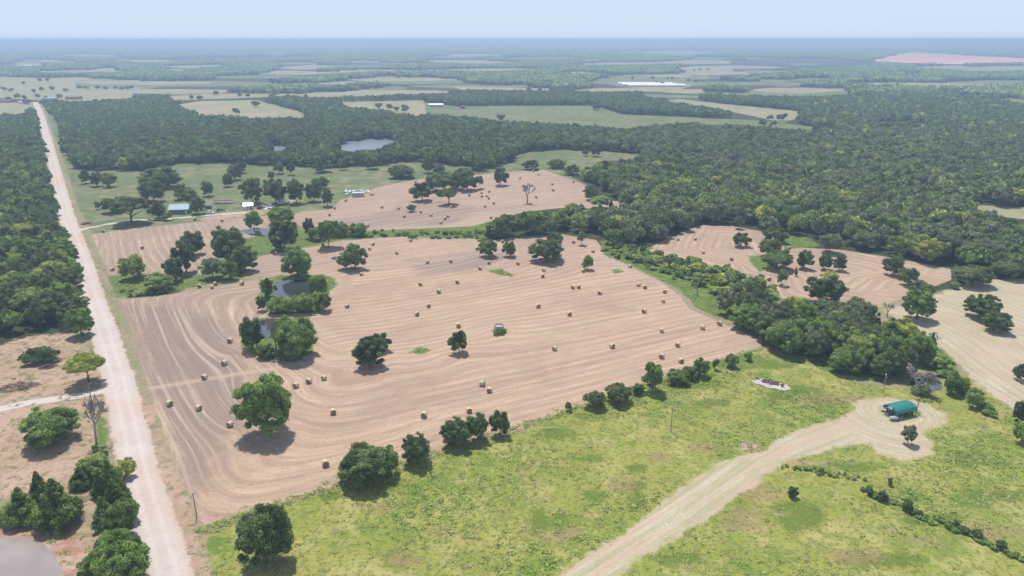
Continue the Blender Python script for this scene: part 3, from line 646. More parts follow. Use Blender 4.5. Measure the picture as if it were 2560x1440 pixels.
T = [  # trees standing free; base x, base y, width, height, kind, label
 (670,1082,132,152,'green','largest lone tree in the hay field, tall and round with a bright green top'),
 (926,914,80,78,'oak','dark oak, nearer of the touching pair in the middle of the hay field'),
 (950,876,52,50,'oak','smaller oak, farther of the touching pair in mid hay field'),
 (1147,882,48,60,'oak','small dark lone tree between the touching oak pair and the round tank'),
 (742,890,104,104,'green','broad green tree on the right bank of the lower field pond'),
 (630,872,58,80,'oak','dark tree on the left bank of the lower field pond'),
 (716,872,60,84,'green','green tree leaning over the dead white tree at the lower field pond'),
 (663,893,46,36,'oakbush','low dark bush in front of the lower field pond'),
 (798,742,50,58,'green','green tree at the right shore of the upper field pond'),
 (811,777,40,48,'green','small round tree with clear shadow at the bottom right of the upper pond'),
 (672,742,40,50,'oak','dark tree at the left shore of the upper field pond'),
 (655,776,26,40,'oak','narrow dark tree at the lower left corner of the upper field pond'),
 (744,690,76,78,'green','tall green tree right behind the upper field pond'),
 (888,672,58,64,'oak','dense oak on the field edge right of the tall tree behind the upper pond'),
 (866,672,44,42,'olive','lower greyish half of the oak clump right of the upper pond'),
 (1221,641,48,44,'oak','left one of the two small oaks near the middle of the far hay edge'),
 (1273,641,34,38,'oak','right and smaller of the two small oaks at the far hay edge'),
 (1368,652,86,62,'oak','wide bushy oak clump at the far edge of the hay field'),
 (1385,620,40,42,'oak','upright tree rising behind the wide bushy oak clump'),
 (1454,613,24,34,'olive','thin sparse little tree beside the green creek edge'),
 (1468,674,30,38,'green','small round tree standing alone above the creek end of the hay field'),
 (337,695,64,62,'light','pale green spreading tree in the grassy corner near the gravel road'),
 (400,724,72,46,'light','low pale tree at the corner where the hay field begins'),
 (436,702,50,64,'oak','lowest and leftmost tree of the three climbing the west paddock'),
 (466,680,56,82,'oak','middle tree of the three climbing the west paddock'),
 (484,636,58,60,'oak','topmost tree of the three climbing the west paddock'),
 (576,655,86,92,'oak','biggest dark oak in the west paddock, below the small pond'),
 (613,677,66,68,'oak','dark oak at the lower right of the biggest paddock oak'),
 (532,695,58,56,'olive','grey green tree at the lower left of the biggest paddock oak'),
 (574,698,48,50,'green','bright small tree just above the row of bales at the paddock edge'),
 (636,573,44,48,'green','tree on the left shore of the small west paddock pond'),
 (703,560,66,46,'green','flat topped green tree behind the small west paddock pond'),
 (711,623,76,78,'oak','large round oak right of the small west paddock pond'),
 (775,594,27,52,'red','slim dark reddish tree right of the west paddock pond'),
 (822,618,64,70,'lighttall','tall pale tree with a clear trunk beside the weedy ditch'),
 (855,590,44,36,'green','rounded tree in the ditch just behind the tall pale tree'),
 (898,589,46,34,'green','bushy tree at the left end of the weedy ditch'),
 (792,600,40,36,'green','low tree in the ditch left of the tall pale tree'),
 (330,557,98,72,'oakflat','wide flat crowned oak over the driveway of the farmhouse'),
 (287,530,58,40,'oak','low dark tree left of the flat crowned oak on the driveway'),
 (396,545,46,44,'oak','dark tree on the driveway between the flat crowned oak and the blue house'),
 (420,550,24,22,'bush','small round bush in front of the blue house'),
 (405,468,98,56,'oak','big broad tree in the pasture far behind the blue house'),
 (386,503,62,58,'oak','dark tree straight behind the flat crowned oak'),
 (470,515,60,50,'oak','tree with its crown over the roof of the blue house'),
 (452,498,32,42,'oak','narrow tree behind the blue house'),
 (215,458,26,36,'oak','left tree of the three in the pasture beside the gravel road'),
 (243,465,32,36,'oak','middle tree of the three in the pasture beside the gravel road'),
 (275,467,36,38,'green','right tree of the three in the pasture beside the gravel road'),
 (245,522,14,20,'oakbush','tiny dark bush left of the driveway trees'),
 (521,490,30,40,'oak','lone tree on the boundary behind the red flatbed'),
 (632,507,58,66,'oak','big tree shading the white shed'),
 (690,508,56,64,'oak','tree over the parked machinery right of the white shed'),
 (741,508,44,62,'oak','tall tree with a clear trunk in the farmyard row'),
 (786,503,42,50,'oak','tree near the right end of the farmyard row'),
 (803,470,44,30,'oak','tree on the boundary behind the right end of the farmyard row'),
 (819,515,30,48,'oak','last tree at the right end of the farmyard row'),
 (666,470,14,24,'oak','thin young tree in the pasture behind the farmyard'),
 (679,450,17,25,'oak','little tree in the pasture behind the farmyard, farther of two'),
 (570,466,28,32,'oak','lower tree of the slanting group in the pasture behind the red flatbed'),
 (588,450,36,38,'oak','middle tree of the slanting group in the pasture behind the red flatbed'),
 (600,432,34,34,'oak','upper tree of the slanting group in the pasture behind the red flatbed'),
 (727,437,22,32,'oak','tree hanging out of the wood edge left of centre in the pasture'),
 (698,434,28,30,'oak','dark tree on the wood edge beside the pasture, left of centre'),
 (808,430,48,36,'oak','wide tree on the wood edge in the middle of the pasture'),
 (855,424,24,28,'green','small tree on the wood edge right of the wide one'),
 (930,422,36,32,'oak','tree at the wood edge right above the white trailer'),
 (1004,444,68,34,'oak','low wide tree clump on the boundary above the north hay field'),
 (1070,432,30,40,'oak','upright tree behind the oak grove of the north hay field'),
 (1098,436,32,28,'oak','small tree behind the oak grove of the north hay field'),
 (1055,502,54,50,'oak','oak at the left front corner of the grove in the north hay field'),
 (1122,511,54,42,'oakflat','spreading oak at the front of the grove in the north hay field'),
 (1090,478,56,44,'oak','oak inside the left part of the north field grove'),
 (1132,472,60,42,'oak','oak in the middle of the north field grove'),
 (1168,475,58,48,'oak','large oak in the right part of the north field grove'),
 (1112,458,50,32,'oak','rear oak at the top of the north field grove'),
 (1160,450,52,32,'oak','rear right oak at the top of the north field grove'),
 (1200,471,19,34,'olive','thin pale tree at the right end of the north field grove'),
 (1251,463,38,46,'oak','single oak right of the north field grove'),
 (1028,529,24,20,'oakbush','small dark bush standing alone among bales of the north field'),
 (1463,391,18,18,'oak','left and smaller of two trees in the green clearing'),
 (1489,391,26,30,'oak','right and taller of two trees in the green clearing'),
 (1498,520,50,34,'light','pale leafy tree at the corner of the north hay field'),
 (1430,545,44,40,'light','pale tree in the middle of the belt between the hay fields'),
 (1527,520,14,26,'cedar','small dark cedar in the narrow strip right of the north field'),
 (1477,500,36,38,'oak','dark tree at the upper right corner of the north field'),
 (1851,616,44,38,'oak','round isolated oak in the curved east field'),
 (1845,572,26,34,'olive','pale tree stepping out of the wood above the round oak'),
 (1936,605,60,42,'oak','upper tree of the tall clump in the east field'),
 (1925,640,54,46,'oak','middle tree of the tall clump in the east field'),
 (1940,672,78,52,'oak','lowest and widest tree of the tall clump in the east field'),
 (2009,672,40,48,'oak','dark round tree right of the tall clump in the east field'),
 (2061,674,34,42,'oak','left one of two small trees in the middle of the east field'),
 (2097,677,32,42,'oak','right one of two small trees in the middle of the east field'),
 (2072,632,58,52,'olive','greyish broad tree behind the two small trees of the east field'),
 (1953,713,28,42,'light','small bright tree with a bale at its foot'),
 (1988,691,12,26,'cedar','tiny narrow cedar in the east field'),
 (2062,760,98,80,'oak','very large round oak at the lower edge of the east field'),
 (2072,705,44,30,'yellow','yellowish tree top right behind the very large round oak'),
 (2231,688,50,54,'oak','upper left tree of the pair in the right part of the east field'),
 (2268,714,48,48,'oak','lower right tree of the pair in the right part of the east field'),
 (2296,744,62,46,'oak','tree on the boundary just above the leaning lone oak'),
 (2291,798,74,76,'green','lone oak with a clear trunk and strong shadow in the pale mown field'),
 (2426,712,92,56,'oak','wide oak at the tip of the east field'),
 (2512,694,74,52,'oak','wide oak right of the tip of the east field'),
 (2118,615,20,18,'oakbush','little dark bush under the wood edge above the east field'),
 (2452,795,82,62,'oak','upper and larger oak of the touching pair in the pale mown field'),
 (2486,828,68,54,'oak','lower oak of the touching pair in the pale mown field'),
 (2385,722,26,18,'bush','small bush left of the wide oak at the field tip'),
 (2545,950,34,44,'oak','dark bush at the right edge of the mown field'),
 (922,1200,136,98,'oak','big dark oak on the fence line at the bottom of the hay field'),
 (968,1185,62,74,'green','brighter right part of the big fence line oak'),
 (868,1203,48,52,'green','bright small tree at the left foot of the big fence line oak'),
 (1042,1158,72,78,'oak','round tree just right of the big fence line oak'),
 (1140,1112,78,72,'oak','left tree of the dark trio on the fence line'),
 (1194,1100,58,70,'oak','middle tree of the dark trio on the fence line'),
 (1250,1086,50,66,'oak','right tree of the dark trio on the fence line'),
 (1421,1028,20,24,'oakbush','tiny dark bush alone on the fence line'),
 (1487,1018,56,44,'oakbush','dark bush, first of the fence line hedge from the left'),
 (1546,1006,64,52,'oakbush','larger rounded bush, second of the fence line hedge'),
 (1594,985,30,28,'oakbush','small bush left of the bright leaning hedge tree'),
 (1630,978,54,76,'green','bright green tree leaning out of the fence line hedge'),
 (1692,957,60,36,'oakbush','long low bush right of the bright leaning hedge tree'),
 (1726,946,44,34,'oakbush','low bush in the right part of the fence line hedge'),
 (1751,940,44,48,'green','upright bush ending the fence line hedge'),
 (1788,925,18,30,'olive','slim brownish sapling on the fence line'),
 (1827,918,34,36,'bush','round green bush near the thicket on the fence line'),
 (1870,902,22,24,'bush','small bush closest to the thicket on the fence line'),
 (666,1402,138,148,'oak','big dark tree at the bottom corner of the hay field'),
 (2268,1110,36,48,'olive','grey green shrub in the lower loop of the track'),
 (205,838,62,72,'green','bushy tree hanging over the left side of the gravel road'),
 (221,955,94,78,'lightflat','yellow green umbrella shaped tree beside the gravel road'),
 (128,1104,132,96,'green','dark leaning tree on bare soil below the side drive'),
 (152,1306,134,128,'cedar','largest cedar, standing just above the muddy pond'),
 (62,1300,100,96,'cedar','cedar on the left of the largest cedar'),
 (110,1268,80,100,'cedar','cedar top showing between the two big cedars'),
 (205,1215,66,58,'cedar','cedar behind and right of the largest cedar'),
 (240,1195,72,62,'light','sparse leafy tree with open branches above the cedar row'),
 (316,1192,48,50,'yellow','bright green young tree touching the road edge'),
 (280,1225,58,84,'cedar','cedar at the top of the roadside row'),
 (292,1270,66,84,'cedar','cedar in the upper middle of the roadside row'),
 (262,1300,52,66,'cedar','dark cedar on the left side of the roadside row'),
 (308,1338,72,86,'bush','leafy bush in the middle of the roadside row'),
 (290,1385,84,66,'bush','paler bush in the lower part of the roadside row'),
 (316,1470,128,112,'green','big green bush at the bottom end of the roadside row'),
 (255,1240,46,66,'cedar','slim cedar at the upper left of the roadside row'),
 (312,1255,44,58,'cedar','small cedar on the road side of the roadside row'),
 (262,1345,50,60,'oak','dark tree on the pond side of the roadside row'),
 (330,1300,46,56,'bush','bush leaning to the road in the middle of the roadside row'),
 (262,1420,60,60,'light','pale loose bush on the pond side, low in the roadside row'),
 (345,1400,50,60,'green','green bush touching the road low in the roadside row'),
 (240,1440,70,60,'green','green bush left of the big bush at the bottom end'),
 (188,700,44,50,'green','tree at the road edge opposite the grassy field corner'),
 (182,760,40,52,'light','pale tree at the road edge above the bushy overhanging tree'),
 (22,1300,60,44,'light','feathery grey green shrub above the muddy pond'),
 (149,1338,24,22,'bush','small green bush on the bank of the muddy pond'),
 (2376,985,42,56,'bush','dark green bush right of the creek pool'),
 (2402,982,36,44,'yellow','yellow green bush at the right of the creek pool'),
 (2352,925,60,40,'light','pale reedy bush above the creek pool'),
 (2430,1018,44,52,'light','yellowish bush lowest along the creek bank'),
 (2300,985,46,26,'light','low bush in front of the grey bare shrub by the pool'),
 (2545,1060,40,62,'oak','dark shrub at the right margin above the meadow'),
 (2552,1108,44,52,'green','green shrub at the right margin above the meadow'),
 (1980,1243,26,28,'oakbush','small dark bush just below the bend of the track'),
 (2052,1184,14,16,'oakbush','tiny bush close below the track'),
 (2172,1238,22,24,'oakbush','first dark bush at the top of the slanting meadow row'),
 (2204,1252,26,26,'oakbush','second dark bush of the slanting meadow row'),
 (2222,1214,14,20,'oakbush','little bush just above the slanting meadow row'),
 (2266,1278,26,30,'oakbush','third dark bush of the slanting meadow row'),
 (2294,1290,22,18,'oakbush','low fourth bush of the slanting meadow row'),
 (2387,1318,18,18,'oakbush','fifth bush of the slanting meadow row, after the gap'),
 (2410,1332,26,18,'oakbush','sixth bush of the slanting meadow row'),
 (2440,1346,26,24,'oakbush','seventh bush of the slanting meadow row'),
 (2500,1372,26,22,'oakbush','last bush at the lower right end of the meadow row'),
 (1328,424,44,26,'oak','low dark tree at the north hay field top, right of the single oak'),
 (1392,420,50,24,'oak','low wide tree at the topmost corner of the north hay field'),
 (1430,436,44,26,'oak','tree on the wood edge just right of the topmost field corner'),
 (496,534,40,44,'oak','dark tree in front of the white shed beside the blue house'),
 (2240,938,84,84,'oak','round dark oak at the lower right edge of the thicket beside the grey shrub'),
 (2292,905,72,80,'green','green tree at the right end of the creek thicket'),
 (2322,886,34,58,'cedar','dark pointed cedar at the right tip of the creek thicket'),
 (2196,940,70,62,'oak','low dark tree under the front edge of the creek thicket'),
 (340,1000+0,2,2,None,None),
]
for row in T:
    if row[4]: tree(*row)
# shrubs hiding the near side of the upper pond
for i, (px, py, w, h, s) in enumerate([(690,782,44,40,'lightbush'),(718,782,46,42,'lightbush'),(745,781,44,44,'lightbush'),(772,780,42,44,'lightbush'),(790,768,36,40,'lightbush'),(704,772,40,34,'bush'),(760,770,40,40,'lightbush')]):
    tree(px, py, w, h, s, 'yellow green shrub in the thick hedge along the near shore of the upper pond', 'shrubs on the upper pond shore', 'bush')
bare(692,886,46,92,3,'white barked dead tree in front of the lower field pond',levels=5,spread=.42,twig=.006,r0=.045)
bare(642,868,52,58,5,'tangle of grey dead branches left of the white dead tree',levels=5,spread=.8,twig=.006)
bare(1318,508,38,50,29,'bare grey tree standing in the north hay field',levels=5,spread=.5,twig=.006,first=.26)
bare(2290,985,84,62,11,'round grey leafless shrub beside the creek pool',levels=6,spread=.85,twig=.004,name='dead_shrub',first=.16)
bare(1880,718,34,34,13,'grey dead tree on the creek edge of the east field',levels=5,spread=.6,twig=.006)
bare(1818,715,22,34,17,'thin dead tree among the creek willows',levels=4,spread=.5,twig=.008)
bare(1742,735,20,30,19,'grey dead snag in the middle of the creek shrubs',levels=4,spread=.4,twig=.008)
bare(2334,872,36,38,23,'forked dead snag sticking out right of the thicket',levels=3,spread=.6,twig=.010)
bare(240,1105,86,122,29,'tall half bare tree leaning over the gravel road',GREY,levels=6,spread=.60,lean=(.25,-.05),twig=.0035,r0=.030,first=.26)
bare(2217,792,26,34,31,'thin leafless shrub left of the lone oak in the mown field',levels=5,spread=.6,twig=.006,name='dead_shrub')

# ------------------------------------------------------------------ woods: scattered one by one, only where the photo shows wood
OPENPX = [np.array(q, float) for q in OPEN_G + OPEN_T + [QUARRY]]
def px_in(pl, u, v): return in_poly(u, v, pl)
W_LEFT = np.array([(-700,262),(62,262),(86,286),(92,320),(104,380),(118,430),(134,490),(146,560),(170,630),(190,700),(216,760),(228,830),(196,836),(166,720),(150,690),(140,700),(156,800),(60,836),(0,846),(-700,960)], float)
W_MID = np.array([(-900,100),(3600,100),(3600,720),(2560,706),(2480,690),(2370,668),(2200,636),(2100,602),(1900,574),(1850,560),(1760,560),(1700,590),(1655,606),(1560,618),(1500,600),(1480,578),(1400,584),(1330,592),(1215,604),(1204,590),(1240,560),(1300,530),(1400,505),(1470,515),(1500,512),(1560,520),(1556,505),(1500,470),(1462,454),(1360,412),(1290,412),(1200,430),(1160,426),(1030,408),(950,416),(860,424),(640,418),(560,412),(440,412),(355,430),(190,428),(160,392),(140,340),(133,290),(118,268),(88,262),(-900,262)], float)
W_CREEK = np.array([(1808,806),(1818,770),(1850,752),(1930,746),(2010,752),(2110,748),(2180,762),(2206,800),(2260,840),(2330,876),(2342,905),(2300,930),(2262,945),(2150,935),(2060,925),(1985,890),(1915,862)], float)
W_BUSH = np.array([(1512,606),(1560,618),(1640,632),(1720,655),(1800,672),(1850,695),(1905,705),(1955,752),(1850,752),(1810,745),(1760,728),(1700,700),(1640,668),(1560,646)], float)
ALL_FIELD = [np.array(q, float) for q in list(FIELDS.values())]
ROADPX = poly(ROAD_C)
def scatter(step, d0, d1, aw=64, jit=.45, g=None):
    if d1 <= 1700:
        xs = np.arange(-d1, d1, step); ys = np.arange(60, d1, step); x, y = np.meshgrid(xs, ys); x = x.ravel(); y = y.ravel()
    else:
        xs = np.arange(-d1 * .85, d1 * .85, step); ys = np.arange(60, d1, step); x, y = np.meshgrid(xs, ys); x = x.ravel(); y = y.ravel()
    x = x + g.uniform(-jit, jit, x.shape) * step; y = y + g.uniform(-jit, jit, y.shape) * step
    d = np.hypot(x, y); k = (d >= d0) & (d < d1) & (np.abs(np.degrees(np.arctan2(x, y))) < 47); return x[k], y[k], d[k]
gs = np.random.default_rng(21)
def wood_filter(x, y, d, h, W, bush=False):
    u, v, zc = proj(x, y, np.zeros_like(x)); u1, v1, _ = proj(x, y, h * .8); u2, v2, _ = proj(x, y, h * .35)
    if bush: ok = px_in(W_BUSH, u, v)
    else: ok = px_in(W_MID, u, v) | px_in(W_LEFT, u, v) | px_in(W_CREEK, u, v)
    ex = (W * .3) * F / zc
    for pl in OPENPX:
        for (a, b) in ((u, v), (u1, v1), (u2, v2), (u - ex, v2), (u + ex, v2)): ok &= ~px_in(pl, a, b)
    for nm in ('lake', 'lake2', 'far'):
        pl = np.array(PONDS[nm], float)
        for (a, b) in ((u, v), (u1, v1 - 1), (u2, v2), (u - ex * 1.3, v1), (u + ex * 1.3, v1), (u - ex * 1.3, v2), (u + ex * 1.3, v2)): ok &= ~px_in(pl, a, b)
    ok &= sdist(x, y, ROADPX, False) > 6.5
    for pl in ALL_FIELD + [np.array(PALE['far_right'], float)]:
        for (a, b) in ((u, v), (u1, v1), (u - ex, v2), (u + ex, v2)): ok &= ~px_in(pl, a, b)
    return ok, u, v, zc
SP_MIX = ['oak', 'oak', 'oak', 'oak', 'olive', 'olive', 'green', 'green', 'light', 'yellow', 'red']
near_list = []; stuff_pts = []
x, y, d = scatter(7.6, 120, 1500, g=gs)
W = gs.uniform(7.5, 12.5, x.shape); hh = gs.uniform(8.0, 12.5, x.shape)
lnoise = np.sin(x * .011 + 1.3) * np.cos(y * .013) + .6 * np.sin(x * .031 + y * .023)
ok, u, v, zc = wood_filter(x, y, d, hh, W)
x, y, d, W, hh, u, v, zc, lnoise = [q[ok] for q in (x, y, d, W, hh, u, v, zc, lnoise)]
gspec = gs.random(x.shape)
spi = np.select([gspec < .40, gspec < .68, gspec < .86, gspec < .955, gspec < .985], [0, 1, 2, 3, 4], 5)   # oak olive green light yellow red
spi = np.where((u > 1350) & (v > 300) & (spi == 0) & (gs.random(x.shape) < .45), 1, spi)
spi = np.where((u < 1250) & (v > 300) & (spi == 1), 0, spi)
spi = np.where((v < 420) & (u < 2000) & (spi >= 3), 0, spi)
SPN = ['oak', 'olive', 'green', 'light', 'yellow', 'red']
size = W * F / zc
inv_ = (u > -20) & (u < 2580) & (v < 1460)
key = np.where(inv_, size, 0)
N_NEAR = max(0, 290 - n_tree)
order = np.argsort(-key)[:N_NEAR]
sel = np.zeros(x.shape, bool); sel[order] = True
crk = px_in(W_CREEK, u, v)
for i in np.where(sel)[0]:
    if crk[i]: lb, gp = 'tree crown packed in the dark creek thicket between hay field and meadow', 'trees of the creek thicket'
    elif u[i] < 240: lb, gp = 'tree crown packed in the wood left of the gravel road', 'trees of the wood left of the road'
    elif u[i] < 1700 and v[i] > 490: lb, gp = 'tree crown packed in the belt of wood between the north and main hay fields', 'trees of the belt between the hay fields'
    else: lb, gp = 'tree crown packed along the near edge of the big wood right of the fields', 'trees at the edge of the big wood'
    spn = SPN[spi[i]]
    if crk[i] and spn == 'oak' and random.random() < .35: spn = 'green'
    tree_at(x[i], y[i], W[i] * 1.08, hh[i], spn, lb, gp, 'tree', 'tree', F / zc[i])
# bushes along the creek
xb, yb, db = scatter(3.6, 100, 700, g=gs)
Wb = gs.uniform(3.5, 6.5, xb.shape); hb = gs.uniform(2.2, 5.0, xb.shape)
okb, ub, vb, zb = wood_filter(xb, yb, db, hb * .2, Wb * 0, True)
okb &= gs.random(xb.shape) < .62
extra = []
for (ax, ay, bx, by, n, s0, s1) in [(880,588,1190,590,46,2,4.2),(1190,590,1240,575,8,3,5),(1500,620,1700,700,16,2,4),(300,735,420,725,10,2,3),(2350,930,2480,1040,16,2.5,4.5),(165,690,215,760,10,3,5),(240,1120,262,1150,5,2,3),(1960,1165,2160,1200,26,.7,1.6),(2160,1225,2330,1305,40,.7,1.8),(2330,1300,2580,1410,60,.7,2.0)]:
    for k in range(n):
        t_ = (k + gs.random()) / n; q = P(ax + (bx - ax) * t_ + gs.uniform(-8, 8), ay + (by - ay) * t_ + gs.uniform(-7, 7)); extra.append((q[0], q[1], gs.uniform(s0, s1), gs.uniform(s0, s1) * .6))

# prototypes for the mass planting (kept outside the scene, only instanced)
def protos(cname, items):
    c = bpy.data.collections.new(cname)
    for i, me in enumerate(items):
        o = bpy.data.objects.new('%s_%02d' % (cname, i), me); c.objects.link(o)
    return c
def stuff(name, coll, pts, idxs, rots, scs, label, cat):
    me = bpy.data.meshes.new(name); me.vertices.add(len(pts)); me.vertices.foreach_set('co', np.asarray(pts, np.float32).ravel())
    me.attributes.new('pick', 'INT', 'POINT').data.foreach_set('value', np.asarray(idxs, np.int32))
    r3 = np.zeros((len(pts), 3), np.float32); r3[:, 2] = rots
    me.attributes.new('turn', 'FLOAT_VECTOR', 'POINT').data.foreach_set('vector', r3.ravel())
    me.attributes.new('size', 'FLOAT_VECTOR', 'POINT').data.foreach_set('vector', np.asarray(scs, np.float32).ravel())
    o = link(name, me, None, label, cat, None, 'stuff')
    g = bpy.data.node_groups.new(name, 'GeometryNodeTree'); g.interface.new_socket('Geometry', in_out='INPUT', socket_type='NodeSocketGeometry'); g.interface.new_socket('Geometry', in_out='OUTPUT', socket_type='NodeSocketGeometry')
    N = g.nodes; gi = N.new('NodeGroupInput'); go = N.new('NodeGroupOutput'); ip = N.new('GeometryNodeInstanceOnPoints'); ci = N.new('GeometryNodeCollectionInfo')
    ci.inputs['Collection'].default_value = coll; ci.inputs['Separate Children'].default_value = True; ci.inputs['Reset Children'].default_value = True
    def at(nm, ty):
        a = N.new('GeometryNodeInputNamedAttribute'); a.data_type = ty; a.inputs[0].default_value = nm; return a.outputs[0]
    Lk = g.links.new; Lk(gi.outputs[0], ip.inputs['Points']); Lk(ci.outputs[0], ip.inputs['Instance']); ip.inputs['Pick Instance'].default_value = True
    Lk(at('pick', 'INT'), ip.inputs['Instance Index']); Lk(at('turn', 'FLOAT_VECTOR'), ip.inputs['Rotation']); Lk(at('size', 'FLOAT_VECTOR'), ip.inputs['Scale']); Lk(ip.outputs[0], go.inputs[0])
    md = o.modifiers.new('scatter', 'NODES'); md.node_group = g; return o
forest_meshes = []
for s in SPN:
    for vv in range(4): forest_meshes.append(crown('wood_%s' % s, L[s], 900 + len(forest_meshes), 700, 12, .115, .05, 1.0, 'round', 1.5, core=.76))
for s in SPN:
    for vv in range(2): forest_meshes.append(crown('wood_%s' % s, L[s], 1900 + len(forest_meshes), 240, 8, .19, .05, 1.0, 'round', 1.5, core=.88))
# groves: a piece of far wood, 60 m across, many crowns in one mesh
def grove(seed, half=34, n=64):
    g = np.random.default_rng(seed); Vs = []; Fs = []; va = []; o = 0; iv, if_ = ico()[0]
    Lv = []; 
    for i in range(n):
        c = g.uniform(-half, half, 2); r = g.uniform(4.2, 6.5); h = g.uniform(7.5, 12.5); a = g.random()
        jit = 1 + g.normal(size=(len(iv), 1)) * .16
        Vv = iv * jit * np.array([r, r, h * .52]) + np.array([c[0], c[1], h * .5]); Vs.append(Vv); Fs.append(if_ + o); o += len(iv); va.append(np.full(len(iv), a))
    V = np.concatenate(Vs); Ft = np.concatenate(Fs); var = np.concatenate(va)
    # loose leaf masses break the outlines
    m = n * 14; pi_ = g.integers(0, len(V), m); c = V[pi_] + g.normal(size=(m, 3)) * .8; nrm = g.normal(size=(m, 3)) + np.array([0, 0, .8]); nrm /= np.linalg.norm(nrm, axis=1)[:, None]
    a = np.cross(nrm, g.normal(size=(m, 3))); a /= np.linalg.norm(a, axis=1)[:, None]; b = np.cross(nrm, a); s = g.uniform(.8, 1.8, (m, 1))
    Q = np.stack([c - a * s, c - b * s, c + a * s, c + b * s], 1).reshape(-1, 3); Q[:, 2] = np.maximum(Q[:, 2], .2)
    Fq = np.arange(4 * m).reshape(m, 4) + len(V); var = np.concatenate([var, np.repeat(np.clip(var[pi_] + g.normal(size=m) * .2, 0, 1), 4)])
    V = np.concatenate([V, Q]); V[:, 2] = np.maximum(V[:, 2], .1)
    return quad_mesh('grove', V, Fq, Ft, var, L['oak'] if seed % 3 == 0 else (L['green'] if seed % 3 == 1 else L['olive']))
groves = [grove(300 + i) for i in range(6)]
coll = protos('wood_proto', forest_meshes + groves); NB = len(forest_meshes)
rest = ~sel
lowd = d > 900
idxs = np.where(lowd, 24 + spi * 2 + gs.integers(0, 2, x.shape), spi * 4 + gs.integers(0, 4, x.shape))
pts = [np.stack([x, y, np.zeros_like(x)], 1)[rest]]; ids = [idxs[rest]]; rot = [gs.uniform(0, 6.28, rest.sum())]; scl = [np.stack([W / 2 * 1.08, W / 2 * 1.08, hh], 1)[rest]]
def far_band(step, d0, d1, s):
    xf, yf, df = scatter(step, d0, d1, jit=.3, g=gs)
    h = np.full(xf.shape, 10.0 * min(s, 1.6)); okf, *_ = wood_filter(xf, yf, df, h, np.full(xf.shape, 50.0 * s))
    # thin out at random so that pastures we cannot outline still show far off
    nz = np.sin(xf * .0019 + 2) + np.sin(yf * .0013 + xf * .0007) + np.sin(xf * .0041 - yf * .0023 + 1)
    okf &= nz > -1.75
    n = okf.sum(); pts.append(np.stack([xf, yf, np.zeros_like(xf)], 1)[okf]); ids.append(NB + gs.integers(0, 6, n)); rot.append(gs.uniform(0, 6.28, n)); scl.append(np.tile([s, s, min(s, 1.5)], (n, 1)))
far_band(50, 1500, 4200, 1.0); far_band(105, 4200, 9000, 2.0); far_band(230, 9000, 20000, 4.5)
# small far clumps standing loose in the pastures
loose = [(45,248),(62,250),(95,246),(116,250),(20,250),(150,246),(165,228),(130,226),(105,228),(60,212),(85,232),(200,222),(215,224),(245,224),(265,225),(290,224),(305,224),(320,224),(330,223),(100,205),(120,204),(30,230),(10,228),(350,247),(500,250),(480,250),(635,264),(642,268),(948,272),(975,276),(990,278),(1012,276),(1015,282),(1487,274),(1490,276),(1925,302),(1950,302),(1905,318),(1934,318),(1960,302),(1250,303),(560,305),(590,288),(880,248),(1190,262),(1240,263),(1640,212),(1655,213),(1632,198),(1668,200),(1680,200),(1720,205),(1740,208),(1710,185),(1735,180),(1750,178),(1770,176),(1836,206),(1580,200),(1510,196),(985,192),(995,196),(540,238),(600,242),(620,244),(680,246),(720,246),(765,250)]
for q in loose:
    xx, yy = P(*q); pts.append([[xx, yy, 0]]); ids.append([gs.integers(0, 4)]); rot.append([gs.random() * 6]); w_ = gs.uniform(8, 13); scl.append([[w_ / 2, w_ / 2, gs.uniform(7, 11)]])
def shrubpts(X_, Y_, W_, H_, sp):
    n = len(X_); pts.append(np.stack([X_, Y_, np.zeros(n)], 1)); ids.append(sp); rot.append(gs.uniform(0, 6.28, n)); scl.append(np.stack([W_ / 2, W_ / 2, H_], 1))
stuff('forest', coll, np.concatenate([np.asarray(q, float).reshape(-1, 3) for q in pts]), np.concatenate(ids), np.concatenate(rot), np.concatenate([np.asarray(q, float).reshape(-1, 3) for q in scl]),
      'continuous green woodland and scattered trees running to the hazy horizon', 'woodland')
pts, ids, rot, scl = [], [], [], []
nb_ = okb.sum(); shrubpts(xb[okb], yb[okb], Wb[okb], hb[okb], np.array([8, 12, 12, 13, 16, 8, 0])[gs.integers(0, 7, nb_)] + gs.integers(0, 3, nb_))
ex = np.array(extra); shrubpts(ex[:, 0], ex[:, 1], ex[:, 2], ex[:, 3], np.array([8, 12, 8])[gs.integers(0, 3, len(ex))] + gs.integers(0, 3, len(ex)))
stuff('creek_scrub', coll, np.concatenate(pts), np.concatenate(ids), np.concatenate(rot), np.concatenate(scl), 'tangled light green willow scrub along the creek and ditches', 'scrub')

